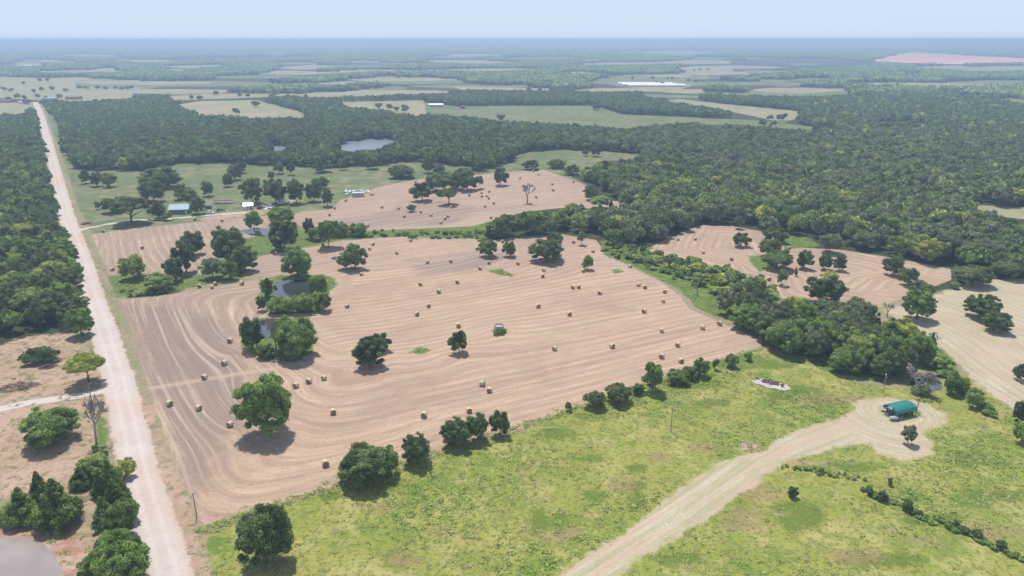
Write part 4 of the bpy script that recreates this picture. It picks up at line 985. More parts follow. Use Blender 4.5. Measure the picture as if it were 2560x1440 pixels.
# ------------------------------------------------------------------ weeds and tall grass of the meadow
def tuft(seed, n=16, spread=.5, h=.5, w=.16, mat=L['weed']):
    g = np.random.default_rng(seed); c = g.normal(size=(n, 2)) * spread * .5; a = g.uniform(0, 6.28, n); tilt = g.uniform(.4, 2.2, n); hh_ = h * g.uniform(.5, 1.2, n)
    dx = np.cos(a); dy = np.sin(a); b = np.stack([c[:, 0], c[:, 1], np.zeros(n)], 1); t1 = b + np.stack([dx * tilt * hh_, dy * tilt * hh_, hh_], 1); s = np.stack([-dy, dx, np.zeros(n)], 1) * w * g.uniform(.6, 1.4, (n, 1))
    mid = b * .4 + t1 * .6
    V = np.stack([b, mid - s, t1, mid + s], 1).reshape(-1, 3); return quad_mesh('tuft', V, np.arange(4 * n).reshape(n, 4), np.zeros((0, 3), int), np.repeat(g.random(n), 4), mat)
tufts = protos('tuft_proto', [tuft(i, 18, 1.1, .34, .16) for i in range(4)] + [tuft(10 + i, 20, 1.2, .42, .18, L['weed']) for i in range(3)] + [tuft(20 + i, 20, 1.1, .5, .18, L['light']) for i in range(3)] + [tuft(30 + i, 14, .7, .5, .10, simple('dry_stalks', (.36, .28, .17), .9, .1)) for i in range(2)])
tp = []; ti = []
xs = np.arange(-110, 330, .85); ys = np.arange(75, 330, .85); tx, ty = np.meshgrid(xs, ys); tx = tx.ravel() + gs.uniform(-.7, .7, tx.size); ty = ty.ravel() + gs.uniform(-.7, .7, ty.size)
mp = poly(MEADOW); inm_ = in_poly(tx, ty, mp) & (sdist(tx, ty, poly(PALE['turn'])) < -.4) & (sdist(tx, ty, poly(PALE['far_right'])) < -.5)
patch = np.sin(tx * .11 + 1) * np.sin(ty * .13) + .7 * np.sin(tx * .047 + ty * .06) + gs.normal(size=tx.shape) * .35
inm_ &= gs.random(tx.shape) < np.clip(.26 + .22 * patch, .06, .6)
uu_, vv_, zz_ = proj(tx, ty, np.zeros_like(tx)); inm_ &= (uu_ > -60) & (uu_ < 2640) & (vv_ < 1500)
p_, x_, y_ = patch[inm_], tx[inm_], ty[inm_]
pk = np.where(p_ > .75, 7 + gs.integers(0, 3, len(p_)), np.where(p_ > .1, 4 + gs.integers(0, 3, len(p_)), np.where(gs.random(len(p_)) < .3, 10 + gs.integers(0, 2, len(p_)), gs.integers(0, 4, len(p_)))))
# verge, pond banks and lush patches
ex_x, ex_y = [], []
for pl_ in GREEN + [DIRT[2], DIRT[3], [(350,1000),(290,742),(205,560),(190,600),(232,740),(262,820),(300,900),(345,1000)]]:
    pw = poly(pl_); area = (np.ptp(pw[:, 0]) * np.ptp(pw[:, 1])); n = int(min(area * .45, 2500)); qx = gs.uniform(pw[:, 0].min(), pw[:, 0].max(), n); qy = gs.uniform(pw[:, 1].min(), pw[:, 1].max(), n)
    k = in_poly(qx, qy, pw) & (sdist(qx, qy, ROADPX, False) > 5); 
    if pl_ in (DIRT[2], DIRT[3]): k &= gs.random(n) < .22
    for nm in ('mud', 'upper', 'lower', 'creek', 'west'): k &= sdist(qx, qy, poly(PONDS[nm])) < -.5
    ex_x.append(qx[k]); ex_y.append(qy[k])
# fence line weeds along the lower boundary
for k in range(900):
    t_ = gs.random(); q = P(505 + (1900 - 505) * t_, 1318 + (868 - 1318) * t_ + 5); ex_x.append(np.array([q[0] + gs.normal() * .9])); ex_y.append(np.array([q[1] + gs.normal() * .9]))
ex_x = np.concatenate(ex_x); ex_y = np.concatenate(ex_y); ne = len(ex_x)
X_ = np.concatenate([x_, ex_x]); Y_ = np.concatenate([y_, ex_y]); I_ = np.concatenate([pk, 4 + gs.integers(0, 6, ne)]); n = len(X_)
S_ = gs.uniform(.32, .75, (n, 1)); stuff('weeds', tufts, np.stack([X_, Y_, np.zeros(n)], 1), I_, gs.uniform(0, 6.28, n), np.concatenate([S_, S_, S_ * gs.uniform(.6, 1.2, (n, 1))], 1),
      'tall grass and weeds covering the green meadow and the rough banks', 'weeds')

# ------------------------------------------------------------------ hay bales
HAY_S = simple('hay_wrap', (0.55, 0.455, 0.33), .9, .1, var=.18, scale=9)
t = NT('hay_end'); g_ = t.n('ShaderNodeTexCoord').outputs['Object']; sp3 = t.n('ShaderNodeSeparateXYZ'); t.set(sp3.inputs[0], g_)
rr_ = t.math('SQRT', t.math('ADD', t.math('POWER', sp3.outputs[0], 2.0), t.math('POWER', t.math('SUBTRACT', sp3.outputs[2], .84), 2.0)))
ring = t.math('FRACT', t.math('ADD', t.math('MULTIPLY', rr_, 4.5), t.math('MULTIPLY', t.noise(g_, 3, 3), .8)))
t.bsdf(t.mix(ring, (0.235, 0.160, 0.085), (0.330, 0.240, 0.140)), .95, .1); HAY_E = t.mat
def bale_mesh(seed):
    g = random.Random(seed); mb = MB(); n = 28; r = .84; hl = .72; vs = []; prof = [(-hl, r - .07), (-hl + .05, r), (-.35, r * 1.005), (0, r * .995), (.35, r * 1.005), (hl - .05, r), (hl, r - .07)]
    for yy, pr in prof:
        for k in range(n):
            a = 6.283 * k / n; q = pr * (1 + g.uniform(-.012, .012)); z = r + q * math.sin(a); z = max(z, .02 + .0 * z)
            if math.sin(a) < -.93: z = .0
            vs.append((q * math.cos(a), yy, z))
    fs = []
    for i in range(len(prof) - 1): fs += [(i * n + k, (i + 1) * n + k, (i + 1) * n + (k + 1) % n, i * n + (k + 1) % n) for k in range(n)]
    mb.add(vs, fs, 0); m = (len(prof) - 1) * n
    mb.add([vs[k] for k in range(n)] , [tuple(range(n))], 1); mb.add([vs[m + k] for k in range(n)], [tuple(range(n - 1, -1, -1))], 1)
    # a few loose straws
    for k in range(10):
        a = g.uniform(.3, 2.8); y0 = g.uniform(-.6, .6); p = Vector((r * math.cos(a), y0, r + r * math.sin(a))); q = p + Vector((math.cos(a) * .12, g.uniform(-.1, .1), math.sin(a) * .08))
        mb.tube([p, q], [.012, .006], 3, 0)
    me = mb.mesh('hay_bale', [HAY_S, HAY_E], False)
    return me
bales = [bale_mesh(i) for i in range(3)]
B = [
 (258,577,'round hay bale just below the driveway where it leaves the gravel road'), (354,618,'round hay bale alone in the middle of the west paddock'),
 (280,672,'round hay bale in the lower left corner of the west paddock near the road'), (486,547,'round hay bale below the driveway in front of the blue house'),
 (555,550,'round hay bale below the dark tractor in the farmyard'), (498,714,'leftmost hay bale of the cluster at the top edge of the main field'),
 (529,716,'lower middle hay bale of the cluster at the top edge of the main field'), (538,708,'upper hay bale of the cluster at the top edge of the main field'),
 (604,707,'hay bale right of the cluster, below the bright small tree'), (836,519,'hay bale touching the last tree of the farmyard row'),
 (823,536,'hay bale in the open below the last tree of the farmyard row'), (864,500,'pale hay bale left below the white trailer'),
 (954,517,'first hay bale of the slanting line below the white trailer'), (996,520,'hay bale left above the small lone bush of the north field'),
 (1010,540,'hay bale below the small lone bush of the north field'), (1052,529,'hay bale right beside the small lone bush of the north field'),
 (1077,537,'hay bale second to the right of the small lone bush of the north field'), (1112,546,'lower of two nearly touching hay bales left of the ditch corner'),
 (1119,540,'upper of two nearly touching hay bales left of the ditch corner'), (1102,556,'hay bale nearest the weedy ditch in the north field'),
 (1128,517,'hay bale just below the spreading oak of the north grove'), (919,563,'hay bale half hidden behind the ditch bushes'),
 (1038,453,'hay bale on the boundary left of the north grove'), (1026,600,'hay bale alone below the weedy ditch, right part'),
 (932,609,'upper of two hay bales right of the tall pale tree'), (924,621,'lower of two hay bales right of the tall pale tree'),
 (992,631,'hay bale between the ditch bales and the first row of the main field'), (903,684,'hay bale just below right of the dense oak by the upper pond'),
 (688,632,'hay bale under the large round oak of the west paddock'), (807,611,'hay bale at the foot of the tall pale tree'),
 (1068,654,'left hay bale of the upper pair in the main field'), (1127,652,'right hay bale of the upper pair in the main field'),
 (1051,709,'hay bale left of the loose row in the upper middle of the main field'), (1097,728,'hay bale lowest of the three in the upper middle of the main field'),
 (1143,704,'hay bale rightmost of the three in the upper middle of the main field'),
 (1173,487,'hay bale right below the north grove'), (1204,482,'upper left hay bale of the group of five in the north field'),
 (1204,490,'lower left hay bale of the group of five in the north field'), (1222,478,'topmost hay bale of the group of five in the north field'),
 (1218,490,'upper of the two joined hay bales in the north field group'), (1221,495,'lower of the two joined hay bales in the north field group'),
 (1234,507,'hay bale lower right of the north field group'), (1212,515,'hay bale below the north field group toward the ditch'),
 (1227,543,'hay bale beside the left end of the wooded belt'), (1300,445,'hay bale right of the single oak of the north field'),
 (1333,427,'farthest hay bale at the top corner of the north field'), (1346,436,'second farthest hay bale near the top corner of the north field'),
 (1331,463,'hay bale right above the crown of the bare grey tree'), (1381,460,'upper hay bale of two right of the bare grey tree'),
 (1383,475,'lower hay bale of two right of the bare grey tree'), (1340,492,'hay bale immediately right of the bare grey tree'),
 (1433,454,'hay bale along the upper right edge of the north field'), (1458,476,'hay bale against the dark trees at the right corner of the north field'),
 (1326,509,'hay bale at the foot of the bare grey tree'), (1256,603,'hay bale under the wooded belt behind the two small oaks'),
 (1192,621,'hay bale touching the left one of the two small oaks'), (1434,604,'hay bale left of the thin sparse little tree'),
 (1482,627,'hay bale below right of the thin sparse little tree'), (1222,656,'upper hay bale of the two below the two small oaks'),
 (1200,670,'lower hay bale of the two below the two small oaks'), (1295,658,'hay bale left below the wide bushy oak clump'),
 (1359,674,'upper hay bale of the vertical pair under the wide bushy oak clump'), (1356,689,'lower hay bale of the vertical pair under the wide bushy oak clump'),
 (1458,676,'hay bale at the foot of the small round tree'), (1575,665,'hay bale nearest the start of the creek scrub'),
 (1596,711,'left hay bale of the pair near the right creek edge'), (1612,717,'right hay bale of the pair near the right creek edge'),
 (1432,717,'left hay bale of the touching pair in the upper right field'), (1446,716,'right hay bale of the touching pair in the upper right field'),
 (1499,731,'hay bale right below the touching pair in the upper right field'), (1669,594,'left hay bale of three at the shaded top of the east field'),
 (1695,597,'middle hay bale of three at the shaded top of the east field'), (1738,597,'right hay bale of three at the shaded top of the east field'),
 (1758,630,'hay bale in the middle of the curved rows of the east field'), (1829,647,'hay bale below the round isolated oak of the east field'),
 (1972,620,'hay bale beside the green patch of the east field'), (1922,697,'hay bale left of the small bright tree in the east field'),
 (1962,715,'pale hay bale at the foot of the small bright tree'), (1662,728,'upper hay bale of the vertical pair beside the creek grass'),
 (1658,751,'lower hay bale of the vertical pair beside the creek grass'), (1610,777,'hay bale left below the vertical pair by the creek grass'),
 (867,764,'hay bale right of the small round tree at the upper pond'), (1071,763,'upper hay bale of the slanting pair in mid field'),
 (1042,784,'lower hay bale of the slanting pair in mid field'), (1146,813,'hay bale above the small dark lone tree'),
 (574,850,'hay bale left of the lower field pond'), (560,906,'hay bale below left of the lower field pond'),
 (739,962,'leftmost hay bale of the row of three right of the largest lone tree'), (771,951,'middle hay bale of the row of three right of the largest lone tree'),
 (809,943,'rightmost hay bale of the row of three right of the largest lone tree'), (1345,764,'hay bale above and right of the round tank'),
 (1423,784,'hay bale farther right of the round tank, toward the creek'), (1654,825,'hay bale in the right field, above the fence hedge and left of the last one'),
 (1756,818,'hay bale in the narrowing right corner of the main field'), (1386,870,'hay bale alone in the rows right below the round tank'),
 (1530,864,'hay bale alone in the rows between tank and hedge'), (1694,861,'hay bale above the right part of the fence hedge'),
 (1654,890,'hay bale just above the bright leaning hedge tree'), (1702,901,'hay bale half hidden by the long low hedge bush'),
 (1205,958,'upper hay bale of the touching pair in the lower middle field'), (1223,974,'lower hay bale of the touching pair in the lower middle field'),
 (1799,808,'hay bale against the creek thicket at the field corner'), (510,941,'hay bale beside the track that crosses the left field'),
 (423,1007,'hay bale nearest the road edge in the dark left strip'), (496,1018,'hay bale second from the road in the dark left strip'),
 (574,1059,'hay bale left below the largest lone tree'), (832,1028,'hay bale alone below the row of three'),
 (1059,1036,'hay bale alone above the dark trio on the fence line'), (1172,1024,'hay bale peeking over the dark trio on the fence line'),
 (813,1157,'nearest hay bale, left above the big fence line oak'),
]
for i, (px, py, lb) in enumerate(B):
    xx, yy = P(px, py, .84); o = link('hay_bale', bales[i % 3], None, lb, 'hay bale', 'round hay bales lying in the fields', loc=(xx, yy, 0.0))
    a = random.choice([R(25), R(-20), R(60), R(5), R(78), R(-50)]) + random.uniform(-.25, .25); o.rotation_euler = (0, 0, a); s = random.uniform(.88, 1.0); o.scale = (s, s, s)

# ------------------------------------------------------------------ building and vehicle kit
def paint(name, c, rough=.45, spec=.4, metal=0): return simple(name, c, rough, spec, metal, var=.08, scale=1.5)
M_BLUE = paint('blue_siding', (.11, .17, .32)); M_LBROOF = paint('pale_blue_roof', (.30, .40, .46), .5); M_WHITE = paint('white_paint', (.74, .74, .72)); M_GLASS = paint('window_glass', (.03, .04, .05), .1, .8)
M_RED = paint('red_paint', (.30, .06, .05), .6); M_DARK = paint('dark_metal', (.05, .05, .055), .6); M_TYRE = paint('tyre_rubber', (.025, .025, .025), .9); M_TEAL = paint('teal_tin', (.015, .20, .17), .42, .5)
M_CONC = simple('weathered_concrete', (.42, .40, .37), .9, .15, var=.25, scale=1.2); M_TIN = paint('grey_tin', (.45, .47, .50), .4, .5, .3); M_POLE = simple('weathered_pole', (.34, .30, .26), .9, .1); M_STEEL = paint('galvanised_steel', (.40, .41, .42), .4, .5, .6)
M_WOODY = simple('cut_brush_wood', (.22, .155, .125), .95, .05, var=.4, scale=1.5); M_YEL = paint('yellow_paint', (.60, .42, .06)); M_GRN = paint('green_machine_paint', (.10, .28, .08)); M_BRICK = simple('brick', (.30, .14, .10), .9, .1)
def house(px, py, Lx, Ly, hw, hr, rz, wm, rm, label, cat='house', name='house', nwin=3, door=True, overhang=.5, skirt=True):
    x, y = P(px, py); e = empty(name, (x, y, 0), rz, label, cat)
    mb = MB(); mb.prism([(-Ly / 2, 0), (Ly / 2, 0), (Ly / 2, hw), (0, hw + hr - .12), (-Ly / 2, hw)], -Lx / 2, Lx / 2)
    me = mb.mesh('wall', wm); ob = link('wall', me, e); ob.rotation_euler = (0, 0, R(90))
    mb = MB(); o = overhang; sl = hr / (Ly / 2)
    for s in (1, -1): mb.prism([(0, hw + hr), (s * (Ly / 2 + o), hw - o * sl), (s * (Ly / 2 + o), hw - o * sl + .14), (0, hw + hr + .14)][::s], -Lx / 2 - o, Lx / 2 + o)
    ob = link('roof', mb.mesh('roof', rm), e); ob.rotation_euler = (0, 0, R(90))
    for i in range(nwin):
        wx = -Lx / 2 + Lx * (i + .7) / (nwin + .6)
        f = MB(); f.box(wx - .55, wx + .55, -Ly / 2 - .05, -Ly / 2 + .02, .9, 2.1); fo = link('window', f.mesh('window', M_WHITE), e)
        f = MB(); f.box(wx - .45, wx + .45, -Ly / 2 - .07, -Ly / 2 - .05, 1.0, 2.0); link('pane', f.mesh('pane', M_GLASS), fo)
    if door:
        f = MB(); dx = Lx / 2 - 1.2; f.box(dx - .5, dx + .5, -Ly / 2 - .06, -Ly / 2 + .02, .02, 2.1); link('door', f.mesh('door', M_WHITE if wm is not M_WHITE else M_DARK), e)
    return e
house(452,531,11,8,3.0,2.2,R(8),M_BLUE,M_LBROOF,'blue house with a pale blue gable roof under the driveway trees')
house(506,524,2.6,5,3.2,1.0,R(4),M_WHITE,M_TIN,'narrow white shed between the blue house and the white pickup','shed','shed',0,True,.2)
house(621,522,5.5,5,2.6,1.3,R(20),M_WHITE,M_TIN,'small white shed with an open dark front in the farmyard','shed','shed',1,True,.3)
house(703,507,4,3.5,2.4,.9,R(-5),M_WHITE,M_WHITE,'small white roofed shelter under the farmyard trees','shed','shed',1,False,.3)
def wheel(parent, x, y, r, w=.24, rimm=M_TIN):
    mb = MB(); mb.tube([(x, y - w / 2, r), (x, y - w * .35, r), (x, y + w * .35, r), (x, y + w / 2, r)], [r * .9, r, r, r * .9], 18); wo = link('wheel', mb.mesh('wheel', M_TYRE), parent)
    mb = MB(); s = -1 if y < 0 else 1; mb.tube([(x, y + s * w * .45, r), (x, y + s * w * .56, r)], [r * .55, r * .5], 12); link('rim', mb.mesh('rim', rimm), wo)
def pickup(px, py, rz, mat, label, cat='pickup truck', name='pickup_truck', bed=True):
    x, y = P(px, py); e = empty(name, (x, y, 0), rz, label, cat)
    if bed: prof = [(-2.75, .5), (2.75, .5), (2.8, .95), (1.25, 1.15), (.75, 1.15), (-.75, 1.15), (-2.75, 1.15)]
    else: prof = [(-2.4, .45), (2.4, .45), (2.45, .9), (1.2, 1.05), (-2.4, 1.1)]
    mb = MB(); mb.prism(prof, -.95, .95); link('body', mb.mesh('body', mat), e)
    cx0, cx1 = (-.75, 1.25) if bed else (-2.0, 1.15)
    mb = MB(); mb.prism([(cx0, 1.15 if bed else 1.08), (cx1, 1.12 if bed else 1.04), (cx1 - .5, 1.8), (cx0 + .15, 1.82)], -.86, .86); link('cab', mb.mesh('cab', mat), e)
    for s in (-1, 1):
        mb = MB(); mb.prism([(cx0 + .2, 1.2), (cx1 - .2, 1.2), (cx1 - .55, 1.68), (cx0 + .25, 1.70)], s * .862 if s > 0 else -.885, .885 if s > 0 else -.862); link('side_window', mb.mesh('side_window', M_GLASS), e)
        for wx in (-1.75, 1.75) if bed else (-1.5, 1.5): wheel(e, wx, s * .88, .4)
        mb = MB(); mb.box(2.72 if bed else 2.38, 2.8 if bed else 2.44, s * .75 - .13, s * .75 + .13, .72, .88); link('headlight', mb.mesh('headlight', M_WHITE), e)
    if bed: mb = MB(); mb.box(-2.65, -.82, -.78, .78, 1.152, 1.16); link('truck_bed', mb.mesh('truck_bed', M_DARK), e)
    mb = MB(); mb.add([(cx1 - .02, -.8, 1.14), (cx1 - .02, .8, 1.14), (cx1 - .49, .8, 1.78), (cx1 - .49, -.8, 1.78), (cx1 + .02, -.8, 1.16), (cx1 + .02, .8, 1.16), (cx1 - .45, .8, 1.80), (cx1 - .45, -.8, 1.80)], [(0, 1, 2, 3), (7, 6, 5, 4), (0, 4, 5, 1), (1, 5, 6, 2), (2, 6, 7, 3), (3, 7, 4, 0)]); link('windscreen', mb.mesh('windscreen', M_GLASS), e)
pickup(524,534,R(4),M_WHITE,'white pickup truck parked on the farmyard beside the dark tractor')
pickup(520,521,R(170),M_DARK,'dark parked car behind the white pickup','car','parked_car',False)
pickup(652,522,R(15),M_DARK,'dark parked car in tree shade right of the white shed','car','parked_car',False)
pickup(677,518,R(-12),M_TIN,'silver parked car under the farmyard trees','car','parked_car',False)
pickup(713,513,R(30),M_DARK,'dark pickup truck at the right end of the yard under the trees')
def tractor(px, py, rz, label):
    x, y = P(px, py); e = empty('tractor', (x, y, 0), rz, label, 'tractor')
    mb = MB(); mb.box(-.2, 1.9, -.4, .4, .75, 1.45); mb.box(-1.2, -.2, -.55, .55, .8, 1.2); link('body', mb.mesh('body', M_DARK), e)
    mb = MB(); [mb.tube([(a, b, 1.2), (a, b, 2.3)], [.05, .05], 6) for a in (-1.1, -.15) for b in (-.5, .5)]; mb.box(-1.25, 0, -.65, .65, 2.3, 2.4); link('canopy', mb.mesh('canopy', M_DARK), e)
    mb = MB(); mb.tube([(1.9, -.5, 1.0), (2.7, -.5, .5)], [.07, .07], 6); mb.tube([(1.9, .5, 1.0), (2.7, .5, .5)], [.07, .07], 6); mb.box(2.6, 3.2, -.9, .9, .2, .7); link('loader_bucket', mb.mesh('loader_bucket', M_DARK), e)
    for s in (-1, 1): wheel(e, -.9, s * .85, .75, .4); wheel(e, 1.4, s * .75, .45, .28)
tractor(549,528,R(10),'dark tractor with loader parked right of the white pickup')
def flatbed(px, py, rz, Lx, label, mat, name='flatbed_trailer'):
    x, y = P(px, py); e = empty(name, (x, y, 0), rz, label, 'trailer')
    mb = MB(); mb.box(-Lx / 2, Lx / 2, -1.2, 1.2, .8, 1.0); link('deck', mb.mesh('deck', M_WHITE), e)
    mb = MB()
    for s in (-1, 1):
        mb.box(-Lx / 2, Lx / 2, s * 1.2 - .05, s * 1.2 + .05, 1.05, 1.25); mb.box(-Lx / 2, Lx / 2, s * 1.2 - .05, s * 1.2 + .05, 1.6, 1.85)
        for i in range(9): q = -Lx / 2 + .1 + (Lx - .2) * i / 8; mb.box(q - .07, q + .07, s * 1.26 - .03, s * 1.26 + .03, .75, 1.95)
    link('side_rail', mb.mesh('side_rail', mat), e)
    for s in (-1, 1): wheel(e, -Lx * .25, s * 1.0, .42); wheel(e, -Lx * .25 - .95, s * 1.0, .42)
    mb = MB(); mb.tube([(Lx / 2, 0, .8), (Lx / 2 + 1.6, 0, .6)], [.08, .08], 6); link('drawbar', mb.mesh('drawbar', M_DARK), e)
flatbed(558,508,R(6),12,'long red railed livestock trailer behind the farmyard',M_RED)
# white camper
def camper(px, py, rz, label):
    x, y = P(px, py); e = empty('camper_trailer', (x, y, 0), rz, label, 'camper trailer')
    mb = MB(); prof = [(-4.2, .55), (3.6, .55), (4.2, 1.3), (4.2, 2.3), (3.8, 2.85), (-3.9, 2.95), (-4.2, 2.6)]; mb.prism(prof, -1.25, 1.25); link('body', mb.mesh('body', M_WHITE), e)
    for wx in (-3.2, -1.9, -.6, .7, 2.0, 3.1):
        f = MB(); f.box(wx - .45, wx + .45, -1.28, -1.25, 1.45, 2.15); link('window', f.mesh('window', M_GLASS), e)
    f = MB(); f.box(-4.0, 4.0, -1.27, -1.25, .95, 1.15); link('stripe', f.mesh('stripe', M_DARK), e)
    for s in (-1, 1): wheel(e, -.9, s * 1.05, .38); wheel(e, 0, s * 1.05, .38)
    mb = MB(); mb.tube([(3.6, 0, .6), (5.2, 0, .5)], [.08, .06], 6); link('drawbar', mb.mesh('drawbar', M_DARK), e)
camper(896,491,R(8),'long white camper trailer parked on grass above the north hay field')
def junk(px, py, s, mats, seed, label, name='scrap_pile', cat='scrap pile', n=14, flat=.4):
    x, y = P(px, py); g = random.Random(seed); e = empty(name, (x, y, 0), g.uniform(0, 3), label, cat)
    for mi, m in enumerate(mats):
        mb = MB()
        for k in range(n):
            c = Vector((g.gauss(0, s * .4), g.gauss(0, s * .3), 0)); a = g.uniform(0, 3.1); l = g.uniform(.3, 1) * s * .4; w = g.uniform(.08, .3) * s * .5; hgt = g.uniform(.15, 1) * flat * s * .5; ca, sa = math.cos(a), math.sin(a)
            z0 = g.uniform(0, hgt * .5) if k % 3 else 0.0; tl = g.uniform(-.2, .2) * l
            vs = []
            for zz in (z0, z0 + hgt * .4 + .05):
                for (p, q) in ((-l, -w), (l, -w), (l, w), (-l, w)): vs.append((c.x + p * ca - q * sa, c.y + p * sa + q * ca, max(0, zz + tl * p / l + .1)))
            mb.add(vs, [(3, 2, 1, 0), (4, 5, 6, 7), (0, 1, 5, 4), (1, 2, 6, 5), (2, 3, 7, 6), (3, 0, 4, 7)])
        link(['debris', 'boards', 'sheets'][mi], mb.mesh('debris', m), e)
    return e
junk(668,520,5,[M_WHITE, M_RED, M_DARK],3,'mixed machinery and scrap lying under the farmyard trees')
junk(724,505,4,[M_WHITE, M_TIN],4,'pale scrap heap under the right farmyard trees')
junk(872,479,6,[M_GRN, M_WHITE],5,'pale green farm implements left above the camper trailer','farm_implement','farm implement')
junk(907,479,5,[M_GRN, M_WHITE],6,'green and white machinery parts behind the camper trailer','farm_implement','farm implement')
junk(929,487,2.6,[M_WOODY, M_RED],7,'small dark wagon right of the camper trailer','wagon','wagon')
junk(436,546,2.2,[M_YEL, M_WHITE],8,'small yellow and white machine at the end of the driveway','farm_implement','farm implement')
junk(836,645,2.4,[M_DARK],9,'dark box shaped object left of the oak clump near the boundary','dark_crate','crate')
junk(213,558,4,[M_RED, M_WOODY],10,'reddish board pile at the driveway entrance','board_pile','board pile')
# white slab with rubble in the meadow
x, y = P(1930, 963); e = empty('broken_slab', (x, y, 0), R(-28), 'broken white concrete slab with rusty rubble in the meadow', 'concrete slab')
g_ = random.Random(4); mb = MB(); out = [(6.2 * math.cos(a) * g_.uniform(.75, 1.05), 3.0 * math.sin(a) * g_.uniform(.7, 1.05)) for a in np.linspace(0, 6.283, 22, endpoint=False)]
m = len(out); mb.add([(a, b, .18) for a, b in out] + [(a, b, 0) for a, b in out], [tuple(range(m))] + [(i, m + i, m + (i + 1) % m, (i + 1) % m) for i in range(m)]); link('slab', mb.mesh('slab', simple('pale_slab', (.44, .40, .38), .9, .1, var=.2, scale=.8)), e)
mb = MB()
for k in range(46):
    a = g_.gauss(-1.0, 2.0); b = g_.gauss(1.0, .8); s = g_.uniform(.15, .55); an = g_.uniform(0, 3); vs = []
    for zz in (.15, .2 + s * .7):
        for (p, q) in ((-s, -s * .4), (s, -s * .4), (s, s * .4), (-s, s * .4)): vs.append((a + p * math.cos(an) - q * math.sin(an), b + p * math.sin(an) + q * math.cos(an), zz + p * .3 + .1))
    mb.add(vs, [(3, 2, 1, 0), (4, 5, 6, 7), (0, 1, 5, 4), (1, 2, 6, 5), (2, 3, 7, 6), (3, 0, 4, 7)])
link('rubble', mb.mesh('rubble', simple('rusty_rubble', (.19, .13, .11), .9, .1, var=.5, scale=2)), e)
mb = MB(); [mb.tube([(g_.uniform(-3, 2), g_.uniform(.5, 2), .4), (g_.uniform(-3, 3), g_.uniform(0, 2.4), g_.uniform(.5, 1.2))], [.08, .06], 5) for k in range(9)]; link('pipe', mb.mesh('pipe', M_DARK), e)
# round tank
x, y = P(1247, 829); e = empty('stock_tank', (x, y, 0), 0, 'round grey concrete water tank standing alone in the hay field', 'water tank')
mb = MB(); n = 36; r1, r0, hz = 1.75, 1.6, 2.6
vs = [(r * math.cos(6.283 * k / n), r * math.sin(6.283 * k / n), z) for r, z in ((r1, 0), (r1, hz), (r0, hz), (r0, hz - .5)) for k in range(n)]
mb.add(vs, [(i * n + k, i * n + (k + 1) % n, (i + 1) * n + (k + 1) % n, (i + 1) * n + k) for i in range(3) for k in range(n)] + [tuple(3 * n + k for k in range(n))]); link('tank_wall', mb.mesh('tank_wall', M_CONC), e)
mb = MB(); [mb.tube([(1.79 * math.cos(a), 1.79 * math.sin(a), z) for a in np.linspace(0, 6.283, 30)], [.03] * 30, 5) for z in (.5, 1.2, 1.9)]; link('hoop', mb.mesh('hoop', M_STEEL), e)
tree(1245,835,30,12,'bush','low green bush at the front foot of the round tank',None,'bush'); tree(1260,831,14,10,'bush','small bush at the right foot of the round tank',None,'bush')
# carport
x, y = P(2246, 1036); e = empty('carport', (x, y, 0), R(20), 'open carport with a rounded teal metal roof on the looping track', 'carport')
Lc, Wc, hc = 7.6, 4.6, 2.0
prof = [(-Wc / 2, hc - .25), (-Wc / 2, hc + .25), (-Wc / 2 + .35, hc + .75), (-.9, hc + 1.2), (0, hc + 1.3), (.9, hc + 1.2), (Wc / 2 - .35, hc + .75), (Wc / 2, hc + .25), (Wc / 2, hc - .25)]
full = prof + [(a * .985, b - .06) for a, b in prof[::-1]]
mb = MB(); mq = len(prof); Y0, Y1 = -Lc / 2, Lc / 2
vs = [(a, Y0, b) for a, b in prof] + [(a, Y1, b) for a, b in prof] + [(a * .985, Y0, b - .06) for a, b in prof] + [(a * .985, Y1, b - .06) for a, b in prof]
fs = []
for i in range(mq - 1): fs += [(i, i + 1, mq + i + 1, mq + i), (2 * mq + i + 1, 2 * mq + i, 3 * mq + i, 3 * mq + i + 1), (i, 2 * mq + i, 2 * mq + i + 1, i + 1), (mq + i + 1, 3 * mq + i + 1, 3 * mq + i, mq + i)]
mb.add(vs, fs); ro = link('roof', mb.mesh('roof', M_TEAL), e); ro.rotation_euler = (0, 0, R(90))
mb = MB()
for i in range(1, 15):
    q = Y0 + Lc * i / 15; mb.tube([(a * 1.004, q, b + .015) for a, b in prof], [.03] * mq, 4)
ri = link('roof_rib', mb.mesh('roof_rib', M_TEAL), ro)
for sx in (-1, 1):
    for j in range(4):
        q = Y0 + .1 + (Lc - .2) * j / 3; mb = MB(); mb.tube([(q, sx * (Wc / 2 - .06), 0), (q, sx * (Wc / 2 - .06), hc + .3)], [.045, .045], 6); link('post', mb.mesh('post', M_STEEL), e)
mb = MB(); mb.box(Y1 - 1.0, Y1 - .95, -Wc / 2 + .1, Wc / 2 - .1, .3, hc + .6); link('end_panel', mb.mesh('end_panel', M_TEAL), e)
junk(2232,1037,3.4,[M_DARK, M_TIN],12,'dark stored equipment sheltered under the teal carport','stored_equipment','equipment',10,.8)
junk(2234,1049,1.6,[M_TIN, M_BLUE],13,'small bluish scrap in the grass in front of the carport','scrap_pile','scrap pile',6)
